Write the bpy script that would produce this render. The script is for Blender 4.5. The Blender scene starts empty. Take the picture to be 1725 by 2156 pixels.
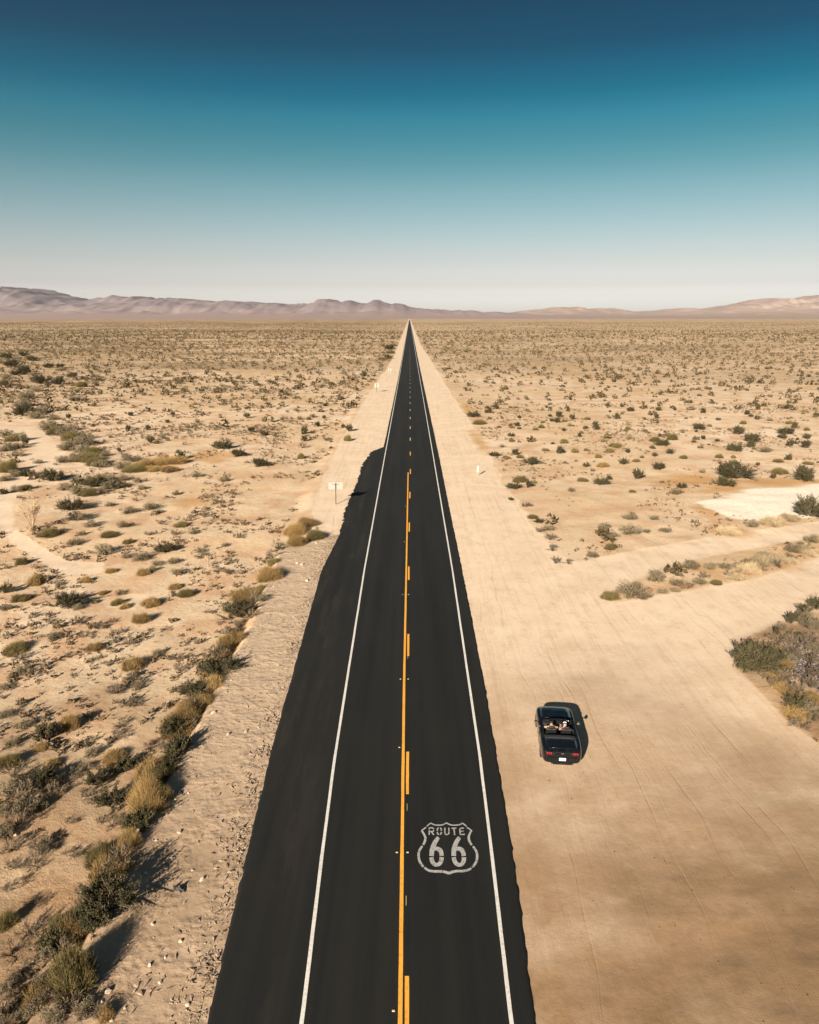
import bpy, bmesh, math, random
import numpy as np
from mathutils import Vector, Matrix

random.seed(7)
RNG = np.random.default_rng(11)
R = math.radians
scene = bpy.context.scene
COL = scene.collection

# ------------------------------------------------------------------ camera
# working units: a 1725 x 2156 measuring frame of the photograph
IW, IH, F = 1725.0, 2156.0, 1548.0
HORIZON = 667.0
PITCH = math.atan((IH / 2 - HORIZON) / F)
CT, ST = math.cos(PITCH), math.sin(PITCH)
CAM_H = 21.8
cam_d = bpy.data.cameras.new("camera")
cam = bpy.data.objects.new("camera", cam_d)
COL.objects.link(cam)
cam.location = (0, 0, CAM_H)
cam.rotation_euler = (R(90) - PITCH, 0, 0)
cam_d.sensor_fit = 'HORIZONTAL'
cam_d.sensor_width = 36
cam_d.lens = 36 * F / IW
cam_d.clip_start = 0.5
cam_d.clip_end = 90000
scene.camera = cam

# ------------------------------------------------------------------ noise
def _hash(ix, iy, s):
    h = (ix.astype(np.int64) * 374761393 + iy.astype(np.int64) * 668265263 + s * 974711) & 0xffffffff
    h = ((h ^ (h >> 13)) * 1274126177) & 0xffffffff
    return ((h ^ (h >> 16)) & 0xffff) / 65535.0

def vnoise(x, y, s=0):
    x = np.asarray(x, float); y = np.asarray(y, float)
    ix = np.floor(x); iy = np.floor(y)
    fx = x - ix; fy = y - iy
    fx = fx * fx * (3 - 2 * fx); fy = fy * fy * (3 - 2 * fy)
    a = _hash(ix, iy, s); b = _hash(ix + 1, iy, s); c = _hash(ix, iy + 1, s); d = _hash(ix + 1, iy + 1, s)
    return (a * (1 - fx) + b * fx) * (1 - fy) + (c * (1 - fx) + d * fx) * fy

def fbm(x, y, s=0, o=4):
    t = 0; a = .5; n = 0
    for i in range(o):
        t = t + a * vnoise(x * 2 ** i, y * 2 ** i, s + i * 17); n += a; a *= .5
    return t / n

def sstep(a, b, x):
    t = np.clip((np.asarray(x, float) - a) / (b - a), 0, 1)
    return t * t * (3 - 2 * t)

# ------------------------------------------------------------------ site plan
def XL_asphalt(Y):   # left edge of the asphalt, with the paved widening
    return np.interp(Y, [0, 18.5, 34, 62, 73, 82, 110, 121, 123.5, 126, 140, 300, 9000],
                        [-6.3, -6.45, -7.2, -7.8, -7.25, -7.45, -7.05, -6.4, -5.5, -4.5, -4.4, -4.15, -4.0])
def XR_asphalt(Y):
    return np.interp(Y, [0, 18.5, 24, 27, 40, 62, 120, 300, 9000], [3.95, 4.03, 4.27, 4.36, 4.6, 4.68, 4.78, 4.6, 4.4])
def X_lline(Y):
    return np.interp(Y, [0, 18.5, 26, 33, 62, 118, 300, 9000], [-3.38, -3.44, -3.66, -3.82, -4.02, -4.0, -3.8, -3.6])
def X_rline(Y):
    return np.interp(Y, [0, 18.5, 26, 33, 62, 118, 300, 9000], [3.2, 3.25, 3.45, 3.6, 3.82, 3.84, 3.75, 3.6])
def X_shoulder(Y):   # foot of the raised dirt shoulder on the left
    return np.interp(Y, [0, 18, 22, 33, 40, 50, 62, 68, 71, 73], [-12.6, -12.2, -11.6, -11.7, -11.5, -11.6, -12.1, -12.3, -11.0, -8.2])
def X_rshoulder(Y):  # right-hand graded strip
    return np.interp(Y, [60, 66, 86, 96, 115, 150, 190, 300, 600, 9000], [16.5, 14.2, 13.2, 12.7, 13.0, 13.1, 12.4, 11.8, 9, 8])
def X_lshoulder(Y):  # left-hand graded strip beyond the widening
    return np.interp(Y, [70, 78, 90, 130, 170, 240, 400, 9000], [-9, -10.5, -12, -12.5, -12.3, -11.6, -9, -8])

def gz(x, y):
    x = np.asarray(x, float); y = np.asarray(y, float)
    road = sstep(4.9, 8.5, np.abs(x + np.where(x < 0, 3.2, 0)))     # 0 on the road
    flat = np.where((x > 0), sstep(13, 22, x) * sstep(55, 70, y), 1.0)
    und = (fbm(x / 11, y / 11, 3, 3) - .5) * .42 + (fbm(x / 2.3, y / 2.3, 5, 3) - .5) * .13
    dist = 1 - .6 * sstep(90, 250, y)
    left = sstep(0, .8, (X_shoulder(y) + .5 * (fbm(y / 2.2, y * 0, 19, 3) - .5) - x)) * (1 - sstep(66, 76, y))
    left2 = sstep(0, 2.5, (X_lshoulder(y) - x)) * sstep(66, 76, y)
    z = und * road * (.12 + .88 * flat) * (.35 + .65 * np.maximum(np.maximum(left, left2), (x > 0))) * dist
    z = z - .55 * left - .25 * left2 * (1 - sstep(150, 300, y))
    rub = ((x - 24.5) / 4.4) ** 2 + ((y - 39.5) / 6.5) ** 2
    z = z + .55 * np.exp(-rub * 1.6)
    far = sstep(150, 900, np.hypot(x, y)) * sstep(25, 160, np.abs(x))
    z = z + far * ((fbm(x / 420, y / 300, 9, 3) - .5) * 3.2)
    return z

def P(px, py, h=0.0):
    """point of the measuring frame -> point on the ground (at height h above it)"""
    u = (px - IW / 2) / F; v = (py - IH / 2) / F
    d = Vector((u, CT - v * ST, -ST - v * CT))
    z = 0.0
    for _ in range(6):
        t = (z + h - CAM_H) / d.z
        x, y = d.x * t, d.y * t
        z = float(gz(x, y))
    return Vector((x, y, z + h))
def depth(p):
    return p.y * CT + (CAM_H - p.z) * ST

def L4(a, b): return (a / 3.0, 898.4 + b / 3.0)
def L3(a, b): return (a / 3.0, 1437.5 + b / 3.0)
def R6(a, b): return (1150 + a / 3.0, 898.4 + b / 3.0)
def C5(a, b): return (575 + a / 3.0, 628.9 + b / 3.0)

# ------------------------------------------------------------------ object helpers
def link(o):
    COL.objects.link(o); return o

def tag(o, label=None, cat=None, group=None, kind=None):
    if label: o['label'] = label
    if cat: o['category'] = cat
    if group: o['group'] = group
    if kind: o['kind'] = kind
    return o

def empty(name, loc, rz=0, label=None, cat=None, group=None):
    o = bpy.data.objects.new(name, None); link(o)
    o.location = loc; o.rotation_euler = (0, 0, rz); o.empty_display_size = .3
    return tag(o, label, cat, group)

class MB:
    def __init__(s): s.v = []; s.f = []
    def add(s, vs, fs):
        n = len(s.v); s.v += [tuple(v) for v in vs]; s.f += [tuple(i + n for i in f) for f in fs]; return s
    def box(s, c, size, rot=None):
        x, y, z = [k / 2 for k in size]
        vs = [Vector((a * x, b * y, d * z)) for a in (-1, 1) for b in (-1, 1) for d in (-1, 1)]
        if rot is not None: vs = [rot @ v for v in vs]
        vs = [v + Vector(c) for v in vs]
        return s.add(vs, [(0, 1, 3, 2), (4, 6, 7, 5), (0, 4, 5, 1), (2, 3, 7, 6), (0, 2, 6, 4), (1, 5, 7, 3)])
    def tube(s, pts, rad, n=8, cap=True):
        pts = [Vector(p) for p in pts]
        if not hasattr(rad, '__len__'): rad = [rad] * len(pts)
        vs = []; fs = []
        for i, p in enumerate(pts):
            d = (pts[min(i + 1, len(pts) - 1)] - pts[max(i - 1, 0)]).normalized()
            a = d.orthogonal().normalized() if abs(d.z) > .95 else d.cross(Vector((0, 0, 1))).normalized()
            b = d.cross(a)
            for k in range(n):
                t = 2 * math.pi * k / n
                vs.append(p + (a * math.cos(t) + b * math.sin(t)) * rad[i])
        for i in range(len(pts) - 1):
            for k in range(n):
                k2 = (k + 1) % n
                fs.append((i * n + k, i * n + k2, (i + 1) * n + k2, (i + 1) * n + k))
        if cap:
            fs.append(tuple(range(n - 1, -1, -1))); fs.append(tuple((len(pts) - 1) * n + k for k in range(n)))
        return s.add(vs, fs)
    def build(s, name, mat, parent=None, smooth=False, bevel=0, seg=2):
        me = bpy.data.meshes.new(name); me.from_pydata(s.v, [], s.f); me.update()
        bm = bmesh.new(); bm.from_mesh(me); bmesh.ops.recalc_face_normals(bm, faces=bm.faces); bm.to_mesh(me); bm.free()
        me.materials.append(mat)
        if smooth: me.shade_smooth()
        o = bpy.data.objects.new(name, me); link(o)
        if bevel:
            m = o.modifiers.new("bevel", 'BEVEL'); m.width = bevel; m.segments = seg; m.limit_method = 'ANGLE'
        if parent: o.parent = parent
        return o

def np_mesh(name, verts, faces, mat):
    """big mesh from numpy arrays; faces (n,3) or (n,4)"""
    me = bpy.data.meshes.new(name)
    k = faces.shape[1]
    me.vertices.add(len(verts)); me.vertices.foreach_set("co", verts.astype(np.float32).ravel())
    me.loops.add(faces.size); me.loops.foreach_set("vertex_index", faces.astype(np.int32).ravel())
    me.polygons.add(len(faces))
    me.polygons.foreach_set("loop_start", np.arange(0, faces.size, k, dtype=np.int32))
    me.polygons.foreach_set("loop_total", np.full(len(faces), k, dtype=np.int32))
    me.update(calc_edges=True); me.validate()
    if mat: me.materials.append(mat)
    return me

# ------------------------------------------------------------------ materials
def new_mat(name):
    m = bpy.data.materials.new(name); m.use_nodes = True
    nt = m.node_tree; nt.nodes.clear()
    out = nt.nodes.new('ShaderNodeOutputMaterial'); b = nt.nodes.new('ShaderNodeBsdfPrincipled')
    nt.links.new(b.outputs[0], out.inputs[0])
    return m, nt, b

def nd(nt, typ, **kw):
    n = nt.nodes.new(typ)
    for k, v in kw.items(): setattr(n, k, v)
    return n

def noise(nt, vec, scale, detail=4, rough=.55):
    n = nd(nt, 'ShaderNodeTexNoise'); n.inputs['Scale'].default_value = scale
    n.inputs['Detail'].default_value = detail; n.inputs['Roughness'].default_value = rough
    if vec is not None: nt.links.new(vec, n.inputs['Vector'])
    return n.outputs['Fac']

def ramp(nt, fac, a, b, ca=(0, 0, 0, 1), cb=(1, 1, 1, 1)):
    n = nd(nt, 'ShaderNodeValToRGB'); e = n.color_ramp.elements
    e[0].position = a; e[0].color = ca; e[1].position = b; e[1].color = cb
    nt.links.new(fac, n.inputs[0]); return n.outputs[0]

def mix(nt, fac, a, b, mode='MIX'):
    n = nd(nt, 'ShaderNodeMix', data_type='RGBA', blend_type=mode)
    for s, v in ((n.inputs[0], fac), (n.inputs[6], a), (n.inputs[7], b)):
        if hasattr(v, 'is_linked'): nt.links.new(v, s)
        elif isinstance(v, (int, float)): s.default_value = v
        else: s.default_value = (*v, 1)
    return n.outputs[2]

def math_(nt, op, a, b=None, clamp=False):
    n = nd(nt, 'ShaderNodeMath', operation=op, use_clamp=clamp)
    for s, v in ((n.inputs[0], a), (n.inputs[1], b)):
        if v is None: continue
        if hasattr(v, 'is_linked'): nt.links.new(v, s)
        else: s.default_value = v
    return n.outputs[0]

def mapping(nt, vec, scale):
    n = nd(nt, 'ShaderNodeMapping'); n.inputs['Scale'].default_value = scale
    nt.links.new(vec, n.inputs['Vector']); return n.outputs[0]

def bump(nt, b, h, strength, dist):
    n = nd(nt, 'ShaderNodeBump'); n.inputs['Strength'].default_value = strength; n.inputs['Distance'].default_value = dist
    nt.links.new(h, n.inputs['Height']); nt.links.new(n.outputs[0], b.inputs['Normal'])

def plain(name, col, rough=.6, metal=0, spec=.5, coat=0, var=0.0, scale=20, col2=None):
    m, nt, b = new_mat(name)
    b.inputs['Roughness'].default_value = rough; b.inputs['Metallic'].default_value = metal
    b.inputs['Specular IOR Level'].default_value = spec; b.inputs['Coat Weight'].default_value = coat
    c2 = col2 or tuple(c * (1 - var) for c in col)
    tc = nd(nt, 'ShaderNodeTexCoord')
    f = ramp(nt, noise(nt, tc.outputs['Object'], scale, 4), .35, .65)
    nt.links.new(mix(nt, f, col, c2), b.inputs['Base Color'])
    return m

def leaf_mat(name, c1, c2, c3, scale=5.0, rough=.8):
    m, nt, b = new_mat(name)
    geo = nd(nt, 'ShaderNodeNewGeometry'); oi = nd(nt, 'ShaderNodeObjectInfo')
    f = ramp(nt, noise(nt, geo.outputs['Position'], scale, 3), .36, .64)
    c = mix(nt, f, c1, c2)
    r = math_(nt, 'MULTIPLY', geo.outputs['Random Per Island'], .6)
    c = mix(nt, r, c, c3)
    v = math_(nt, 'ADD', math_(nt, 'MULTIPLY', oi.outputs['Random'], .5), .75)
    hs = nd(nt, 'ShaderNodeHueSaturation'); nt.links.new(v, hs.inputs['Value']); nt.links.new(c, hs.inputs['Color'])
    nt.links.new(hs.outputs[0], b.inputs['Base Color'])
    b.inputs['Roughness'].default_value = rough; b.inputs['Specular IOR Level'].default_value = .15
    return m

M_CREO = leaf_mat('creosote_leaf', (.030, .031, .012), (.047, .043, .017), (.078, .062, .028))
M_STRAW = leaf_mat('straw', (.25, .155, .055), (.18, .115, .045), (.34, .23, .095))
M_OLIVE = leaf_mat('olive_straw', (.135, .105, .038), (.085, .072, .028), (.20, .15, .06))
M_GRASS = leaf_mat('dry_grass', (.36, .27, .155), (.27, .195, .11), (.46, .36, .22))
M_SALT = leaf_mat('saltbush_leaf', (.165, .13, .078), (.11, .09, .052), (.24, .19, .115))
M_DEAD = leaf_mat('dead_twig', (.13, .095, .06), (.08, .058, .038), (.21, .16, .105))
M_WOOD = plain('stem_wood', (.12, .09, .06), .9, spec=.1, var=.4)
M_TUFT = leaf_mat('dry_tuft', (.14, .09, .05), (.085, .06, .034), (.21, .145, .08), scale=1.5)
M_SCRUB = leaf_mat('far_scrub', (.075, .055, .025), (.05, .042, .02), (.125, .088, .042), scale=.15)

def ground_material():
    m, nt, b = new_mat('desert_ground')
    geo = nd(nt, 'ShaderNodeNewGeometry'); pos = geo.outputs['Position']
    at = nd(nt, 'ShaderNodeAttribute', attribute_name='zone'); sep = nd(nt, 'ShaderNodeSeparateColor')
    nt.links.new(at.outputs['Color'], sep.inputs[0])
    at2 = nd(nt, 'ShaderNodeAttribute', attribute_name='zone2'); sep2 = nd(nt, 'ShaderNodeSeparateColor')
    nt.links.new(at2.outputs['Color'], sep2.inputs[0])
    pack, shoulder, white = sep.outputs[0], sep.outputs[1], sep.outputs[2]
    soil_vignette = nd(nt, 'ShaderNodeAttribute', attribute_name='soil_vignette').outputs['Fac']
    orange, scrub, stain = sep2.outputs[0], sep2.outputs[1], sep2.outputs[2]
    big = noise(nt, pos, .022, 5, .6); midn = noise(nt, pos, .22, 5, .6); fine = noise(nt, pos, 2.2, 6, .65); grit = noise(nt, pos, 14, 4, .7)
    flat = noise(nt, mapping(nt, pos, (.006, .02, 1)), 1, 6, .6)
    sand = mix(nt, ramp(nt, big, .38, .64), (.545, .39, .23), (.68, .53, .37))
    sand = mix(nt, ramp(nt, midn, .45, .64), sand, (.50, .315, .18))
    sand = mix(nt, math_(nt, 'MULTIPLY', ramp(nt, fine, .52, .7), .5), sand, (.38, .255, .15))
    def masked(base, mask, col, nz, k=.5, w=.18):
        s = math_(nt, 'ADD', mask, math_(nt, 'MULTIPLY', math_(nt, 'SUBTRACT', nz, .5), k))
        return mix(nt, ramp(nt, s, .5 - w, .5 + w), base, col)
    # far scrubland: dry grass cover between the shrubs
    sc = mix(nt, ramp(nt, flat, .4, .6), (.27, .17, .08), (.165, .108, .052))
    c = mix(nt, math_(nt, 'MULTIPLY', scrub, ramp(nt, math_(nt, 'ADD', math_(nt, 'MULTIPLY', flat, .6), math_(nt, 'MULTIPLY', midn, .4)), .36, .56)), sand, sc)
    # graded dirt: finer and more even, with wheel tracks
    trk = noise(nt, mapping(nt, pos, (2.4, .035, 1)), 1, 5, .7)
    pk = mix(nt, ramp(nt, midn, .35, .7), (.69, .535, .375), (.61, .46, .31))
    pk = mix(nt, math_(nt, 'MULTIPLY', ramp(nt, trk, .5, .68), .35), pk, (.44, .315, .195))
    pk = mix(nt, math_(nt, 'MULTIPLY', ramp(nt, grit, .58, .75), .30), pk, (.30, .20, .12))
    c = masked(c, pack, pk, midn, .55, .12)
    sh = mix(nt, ramp(nt, fine, .35, .68), (.50, .37, .25), (.39, .28, .185))
    sh = mix(nt, math_(nt, 'MULTIPLY', ramp(nt, grit, .55, .72), .55), sh, (.26, .18, .115))
    c = masked(c, shoulder, sh, fine, .35, .08)
    c = masked(c, orange, (.47, .275, .12), midn, .9, .22)
    c = masked(c, white, mix(nt, ramp(nt, fine, .4, .65), (.78, .69, .55), (.69, .58, .43)), math_(nt, 'ADD', math_(nt, 'MULTIPLY', midn, .6), math_(nt, 'MULTIPLY', fine, .4)), 1.7, .34)
    c = mix(nt, math_(nt, 'MULTIPLY', math_(nt, 'MULTIPLY', soil_vignette, math_(nt, 'SUBTRACT', 1.0, math_(nt, 'MULTIPLY', shoulder, .6))), ramp(nt, math_(nt, 'ADD', math_(nt, 'MULTIPLY', midn, .5), math_(nt, 'MULTIPLY', big, .5)), .26, .52)), c, mix(nt, ramp(nt, fine, .4, .65), (.315, .187, .092), (.25, .146, .07)))  # churned brown soil, with the lens vignette mixed in as darker albedo
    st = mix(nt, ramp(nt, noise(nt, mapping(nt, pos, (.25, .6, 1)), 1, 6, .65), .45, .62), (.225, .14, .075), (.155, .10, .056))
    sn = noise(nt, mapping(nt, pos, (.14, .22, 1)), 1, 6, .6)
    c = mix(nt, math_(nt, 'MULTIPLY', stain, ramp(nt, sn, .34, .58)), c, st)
    def ruts(ang, sc, lo, hi):
        mp = nd(nt, 'ShaderNodeMapping'); mp.inputs['Rotation'].default_value = (0, 0, ang); mp.inputs['Scale'].default_value = sc
        wp = nd(nt, 'ShaderNodeTexNoise'); wp.inputs['Scale'].default_value = .06; nt.links.new(pos, wp.inputs['Vector'])
        vm = nd(nt, 'ShaderNodeVectorMath', operation='MULTIPLY_ADD'); nt.links.new(wp.outputs['Color'], vm.inputs[0]); vm.inputs[1].default_value = (5, 5, 0); nt.links.new(pos, vm.inputs[2])
        nt.links.new(vm.outputs[0], mp.inputs['Vector'])
        return ramp(nt, noise(nt, mp.outputs[0], 1, 3, .6), lo, hi)
    rut = math_(nt, 'MAXIMUM', ruts(.06, (3.2, .03, 1), .60, .68), math_(nt, 'MAXIMUM', math_(nt, 'MULTIPLY', ruts(-.75, (2.6, .035, 1), .62, .70), ramp(nt, big, .42, .56)), math_(nt, 'MULTIPLY', ruts(1.25, (2.4, .04, 1), .63, .70), ramp(nt, big, .58, .44))))
    rut = math_(nt, 'MULTIPLY', math_(nt, 'MULTIPLY', rut, pack), ramp(nt, midn, .36, .58))
    c = mix(nt, math_(nt, 'MULTIPLY', rut, .20), c, (.27, .17, .095))
    mot = noise(nt, mapping(nt, pos, (.9, .55, 1)), 1, 7, .72)
    c = mix(nt, math_(nt, 'MULTIPLY', math_(nt, 'MULTIPLY', pack, ramp(nt, mot, .50, .66)), .26), c, (.30, .19, .105))
    c = mix(nt, math_(nt, 'MULTIPLY', math_(nt, 'MULTIPLY', pack, ramp(nt, noise(nt, pos, 5.5, 3, .7), .62, .72)), .45), c, (.20, .13, .075))
    lump = noise(nt, pos, 1.1, 5, .7)
    nt.links.new(c, b.inputs['Base Color'])
    b.inputs['Roughness'].default_value = .95; b.inputs['Specular IOR Level'].default_value = .08
    smooth_ = math_(nt, 'SUBTRACT', 1.0, math_(nt, 'MULTIPLY', math_(nt, 'MAXIMUM', pack, math_(nt, 'MULTIPLY', shoulder, .85)), .72))
    h = math_(nt, 'MULTIPLY', math_(nt, 'ADD', math_(nt, 'MULTIPLY', fine, .5), math_(nt, 'MULTIPLY', grit, .20)), smooth_)
    wr = noise(nt, mapping(nt, pos, (.5, 1.7, 1)), 1, 6, .8)
    h = math_(nt, 'ADD', h, math_(nt, 'MULTIPLY', ramp(nt, wr, .56, .70), math_(nt, 'MULTIPLY', shoulder, math_(nt, 'MULTIPLY', ramp(nt, midn, .45, .62), .10))))
    h = math_(nt, 'ADD', h, math_(nt, 'MULTIPLY', trk, math_(nt, 'MULTIPLY', pack, .10)))
    h = math_(nt, 'SUBTRACT', h, math_(nt, 'MULTIPLY', rut, .08))
    h = math_(nt, 'ADD', h, math_(nt, 'MULTIPLY', lump, math_(nt, 'MULTIPLY', shoulder, math_(nt, 'MULTIPLY', ramp(nt, noise(nt, pos, .55, 3, .6), .42, .62), .5))))
    bump(nt, b, h, .9, .16)
    return m

def asphalt_material():
    m, nt, b = new_mat('asphalt')
    geo = nd(nt, 'ShaderNodeNewGeometry'); pos = geo.outputs['Position']
    streak = noise(nt, mapping(nt, pos, (1.1, .012, 1)), 1, 4, .6)
    patch = noise(nt, mapping(nt, pos, (.25, .08, 1)), 1, 4, .6)
    grit = noise(nt, pos, 30, 3, .7)
    c = mix(nt, ramp(nt, streak, .38, .64), (.0085, .0088, .0077), (.0150, .0145, .0126))
    c = mix(nt, math_(nt, 'MULTIPLY', ramp(nt, patch, .45, .7), .6), c, (.018, .0165, .014))
    c = mix(nt, math_(nt, 'MULTIPLY', ramp(nt, grit, .5, .75), .35), c, (.030, .027, .023))
    dust = noise(nt, mapping(nt, pos, (.9, .12, 1)), 1, 6, .7)
    sx_ = nd(nt, 'ShaderNodeSeparateXYZ'); nt.links.new(pos, sx_.inputs[0])
    side = nd(nt, 'ShaderNodeMapRange'); nt.links.new(math_(nt, 'ABSOLUTE', math_(nt, 'ADD', sx_.outputs['X'], .1)), side.inputs[0]); side.inputs[1].default_value = 3.4; side.inputs[2].default_value = 5.2
    c = mix(nt, math_(nt, 'MULTIPLY', math_(nt, 'MULTIPLY', side.outputs[0], ramp(nt, dust, .50, .72)), .30), c, (.06, .045, .03))
    nt.links.new(c, b.inputs['Base Color'])
    b.inputs['Roughness'].default_value = .85; b.inputs['Specular IOR Level'].default_value = .18
    bump(nt, b, grit, .5, .02)
    return m

def paint_material(name, col, worn, amount=.5):
    m, nt, b = new_mat(name)
    geo = nd(nt, 'ShaderNodeNewGeometry'); pos = geo.outputs['Position']
    f = ramp(nt, noise(nt, pos, 9, 6, .7), .50, .70)
    g = ramp(nt, noise(nt, pos, .7, 3, .6), .35, .7)
    c = mix(nt, math_(nt, 'MULTIPLY', f, amount), mix(nt, math_(nt, 'MULTIPLY', g, .5), col, tuple(k * .78 for k in col)), worn)
    nt.links.new(c, b.inputs['Base Color']); b.inputs['Roughness'].default_value = .7
    b.inputs['Specular IOR Level'].default_value = .2
    return m

M_GROUND = ground_material(); M_ASPH = asphalt_material()
M_WHITE = paint_material('white_paint', (.66, .62, .55), (.10, .09, .075))
M_STENCIL = paint_material('stencil_paint', (.36, .345, .32), (.05, .045, .04), 1.0)
M_YELLOW = paint_material('yellow_paint', (.80, .36, .045), (.12, .07, .02), .5)

# ------------------------------------------------------------------ ground sheet
def axis(fine0, fine1, step, lo, hi, g=1.07):
    a = list(np.arange(fine0, fine1 + 1e-6, step))
    s = step; x = a[-1]
    while x < hi:
        s *= g; x += s; a.append(min(x, hi))
    s = step; x = a[0]
    while x > lo:
        s *= g; x -= s; a.insert(0, max(x, lo))
    return np.array(a)

gx = axis(-40, 34, .28, -26000, 26000, 1.075)
gy = axis(14, 96, .34, -3000, 26000, 1.06)
GX, GY = np.meshgrid(gx, gy)
GZ = gz(GX, GY)

def in_poly(px, py, poly):
    c = np.zeros(np.shape(px), bool); n = len(poly)
    for i in range(n):
        x0, y0 = poly[i]; x1, y1 = poly[(i + 1) % n]
        if y0 == y1: continue
        t = ((y0 > py) != (y1 > py)) & (px < (x1 - x0) * (py - y0) / (y1 - y0) + x0)
        c ^= t
    return c
def plan(pts):
    out = []
    for a, b in pts:
        p = P(a, b); out.append((p.x, p.y))
    return out

POLY_TURNOUT = plan([(1180, 1192), (1330, 1160), (1500, 1130), (1725, 1097), (1900, 1070), (1900, 1095), (1725, 1127), (1560, 1160), (1400, 1192), (1275, 1250),
                     (1290, 1270), (1430, 1247), (1600, 1217), (1725, 1172), (1950, 1120), (1950, 1200), (1725, 1262), (1640, 1312), (1556, 1350), (1545, 1405), (1590, 1450), (1660, 1520), (1740, 1575), (2000, 1600), (2600, 2400), (1050, 2400), (1000, 1500), (940, 1190)])
POLY_WASH = plan([L4(-60, -20), L4(110, -10), L4(240, 10), L4(385, 110), L4(365, 190), L4(255, 250), L4(160, 380), L4(90, 470), L4(90, 640), L4(240, 740), L4(430, 850), L4(660, 860), L4(640, 930), L4(430, 940), L4(300, 880), L4(60, 730), L4(-80, 560), L4(-80, 380), L4(60, 330), L4(180, 230), L4(200, 130), L4(60, 60)])
POLY_WHITE = plan([R6(1020, 490), R6(1110, 440), R6(1300, 410), R6(1560, 400), R6(1725, 375), R6(1950, 360), R6(1950, 470), R6(1725, 520), R6(1540, 590), R6(1400, 600), R6(1230, 560), R6(1100, 530)])
POLY_ISLAND = plan([(1278, 1258), (1400, 1194), (1560, 1162), (1725, 1128), (1950, 1085), (1950, 1125), (1725, 1170), (1600, 1214), (1430, 1244), (1295, 1268)])
POLY_RIGHT = plan([(1740, 1250), (1640, 1312), (1556, 1350), (1545, 1405), (1590, 1450), (1660, 1520), (1740, 1575), (2000, 1560), (2000, 1200)])

def blur(a, n):
    for _ in range(n):
        b = a.copy()
        b[1:-1, 1:-1] = (a[1:-1, 1:-1] * 2 + a[:-2, 1:-1] + a[2:, 1:-1] + a[1:-1, :-2] + a[1:-1, 2:]) / 6
        a = b
    return a
wob = (fbm(GX / 2.5, GY / 2.5, 21, 3) - .5) * 1.6
pack = in_poly(GX, GY, POLY_TURNOUT).astype(float)
rs = (GX > 3) & (GX < X_rshoulder(GY) + wob) & (GY > 55)
ls = (GX < 0) & (GX > X_lshoulder(GY) + wob) & (GY > 71)
pack = np.maximum(pack, rs); pack = np.maximum(pack, ls)
pack = np.maximum(pack, ((GX > 3) & (GX < 14) & (GY < 60)))
pack = blur(np.maximum(pack, in_poly(GX, GY, POLY_WASH) * .95), 3)
shoulder = blur(((GX < 0) & (GX > X_shoulder(GY) + wob * .3) & (GY < 72.5)).astype(float), 1)
wx_ = (fbm(GX / 5, GY / 5, 23, 4) - .5) * 7; wy_ = (fbm(GX / 5, GY / 5, 24, 4) - .5) * 7
white = blur(in_poly(GX + wx_, GY + wy_, POLY_WHITE).astype(float), 2)
def blob(pts):
    o = np.zeros_like(GX)
    for (a, b), rx, ry, k in pts:
        p = P(a, b); o = np.maximum(o, k * np.exp(-(((GX - p.x) / rx) ** 2 + ((GY - p.y) / ry) ** 2)))
    return o
orange = blob([(R6(950, 340), 8, 6, .8), (R6(1050, 380), 6, 5, .7), (R6(1450, 350), 9, 4, .8), (R6(1020, 520), 3, 4, .7), (R6(1180, 660), 3, 3, .7), (R6(1400, 870), 5, 2.5, .6), (R6(1600, 790), 6, 2, .6),
               (L4(1350, 190), 6, 7, .7), (L4(1000, 230), 7, 6, .8), (L4(1200, 480), 4, 4, .6), (C5(1230, 700), 1.6, 22, .75), (C5(1300, 900), 1.6, 18, .7), (R6(1560, 1530), 3, 3, .6)])
POLY_IS = in_poly(GX, GY, POLY_ISLAND); orange = np.maximum(orange, POLY_IS * .45); orange = np.maximum(orange, in_poly(GX, GY, POLY_RIGHT) * .42)
dist = np.hypot(GX, GY)
scrub = (.8 * sstep(130, 420, dist) + .2 * sstep(600, 2200, dist)) * (1 - .75 * np.maximum(rs, ls)) * (.72 + .28 * sstep(0, -160, GX))
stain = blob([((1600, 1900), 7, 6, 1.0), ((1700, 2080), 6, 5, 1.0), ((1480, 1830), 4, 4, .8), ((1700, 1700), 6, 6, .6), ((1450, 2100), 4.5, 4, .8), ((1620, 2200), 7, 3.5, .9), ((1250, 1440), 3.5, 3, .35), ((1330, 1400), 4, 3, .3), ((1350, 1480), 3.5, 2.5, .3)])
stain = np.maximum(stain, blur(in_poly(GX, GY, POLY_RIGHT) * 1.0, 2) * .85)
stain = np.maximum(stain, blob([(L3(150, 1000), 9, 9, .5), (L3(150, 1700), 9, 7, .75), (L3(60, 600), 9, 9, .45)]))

ny, nx = GX.shape
gv = np.stack([GX.ravel(), GY.ravel(), GZ.ravel()], 1)
idx = np.arange(nx * ny).reshape(ny, nx)
gf = np.stack([idx[:-1, :-1], idx[:-1, 1:], idx[1:, 1:], idx[1:, :-1]], -1).reshape(-1, 4)
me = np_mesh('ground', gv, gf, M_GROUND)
def vcol(me, name, r, g, b):
    a = me.color_attributes.new(name, 'FLOAT_COLOR', 'POINT')
    a.data.foreach_set('color', np.stack([r.ravel(), g.ravel(), b.ravel(), np.ones(r.size)], 1).astype(np.float32).ravel())
vcol(me, 'zone', pack.astype(float), shoulder, white)
vcol(me, 'zone2', orange, scrub, stain)
soil_vignette = np.clip(1 - (GY - 22 + 12 * (fbm(GX / 9, GY / 9, 91, 3) - .5) + np.where(GX < 0, 5, 0)) / 26, 0, 1) * .95  # brown foreground soil plus painted-in lens darkening, fading out with distance
vcol(me, 'soil_vignette', soil_vignette, soil_vignette, soil_vignette)
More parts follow.
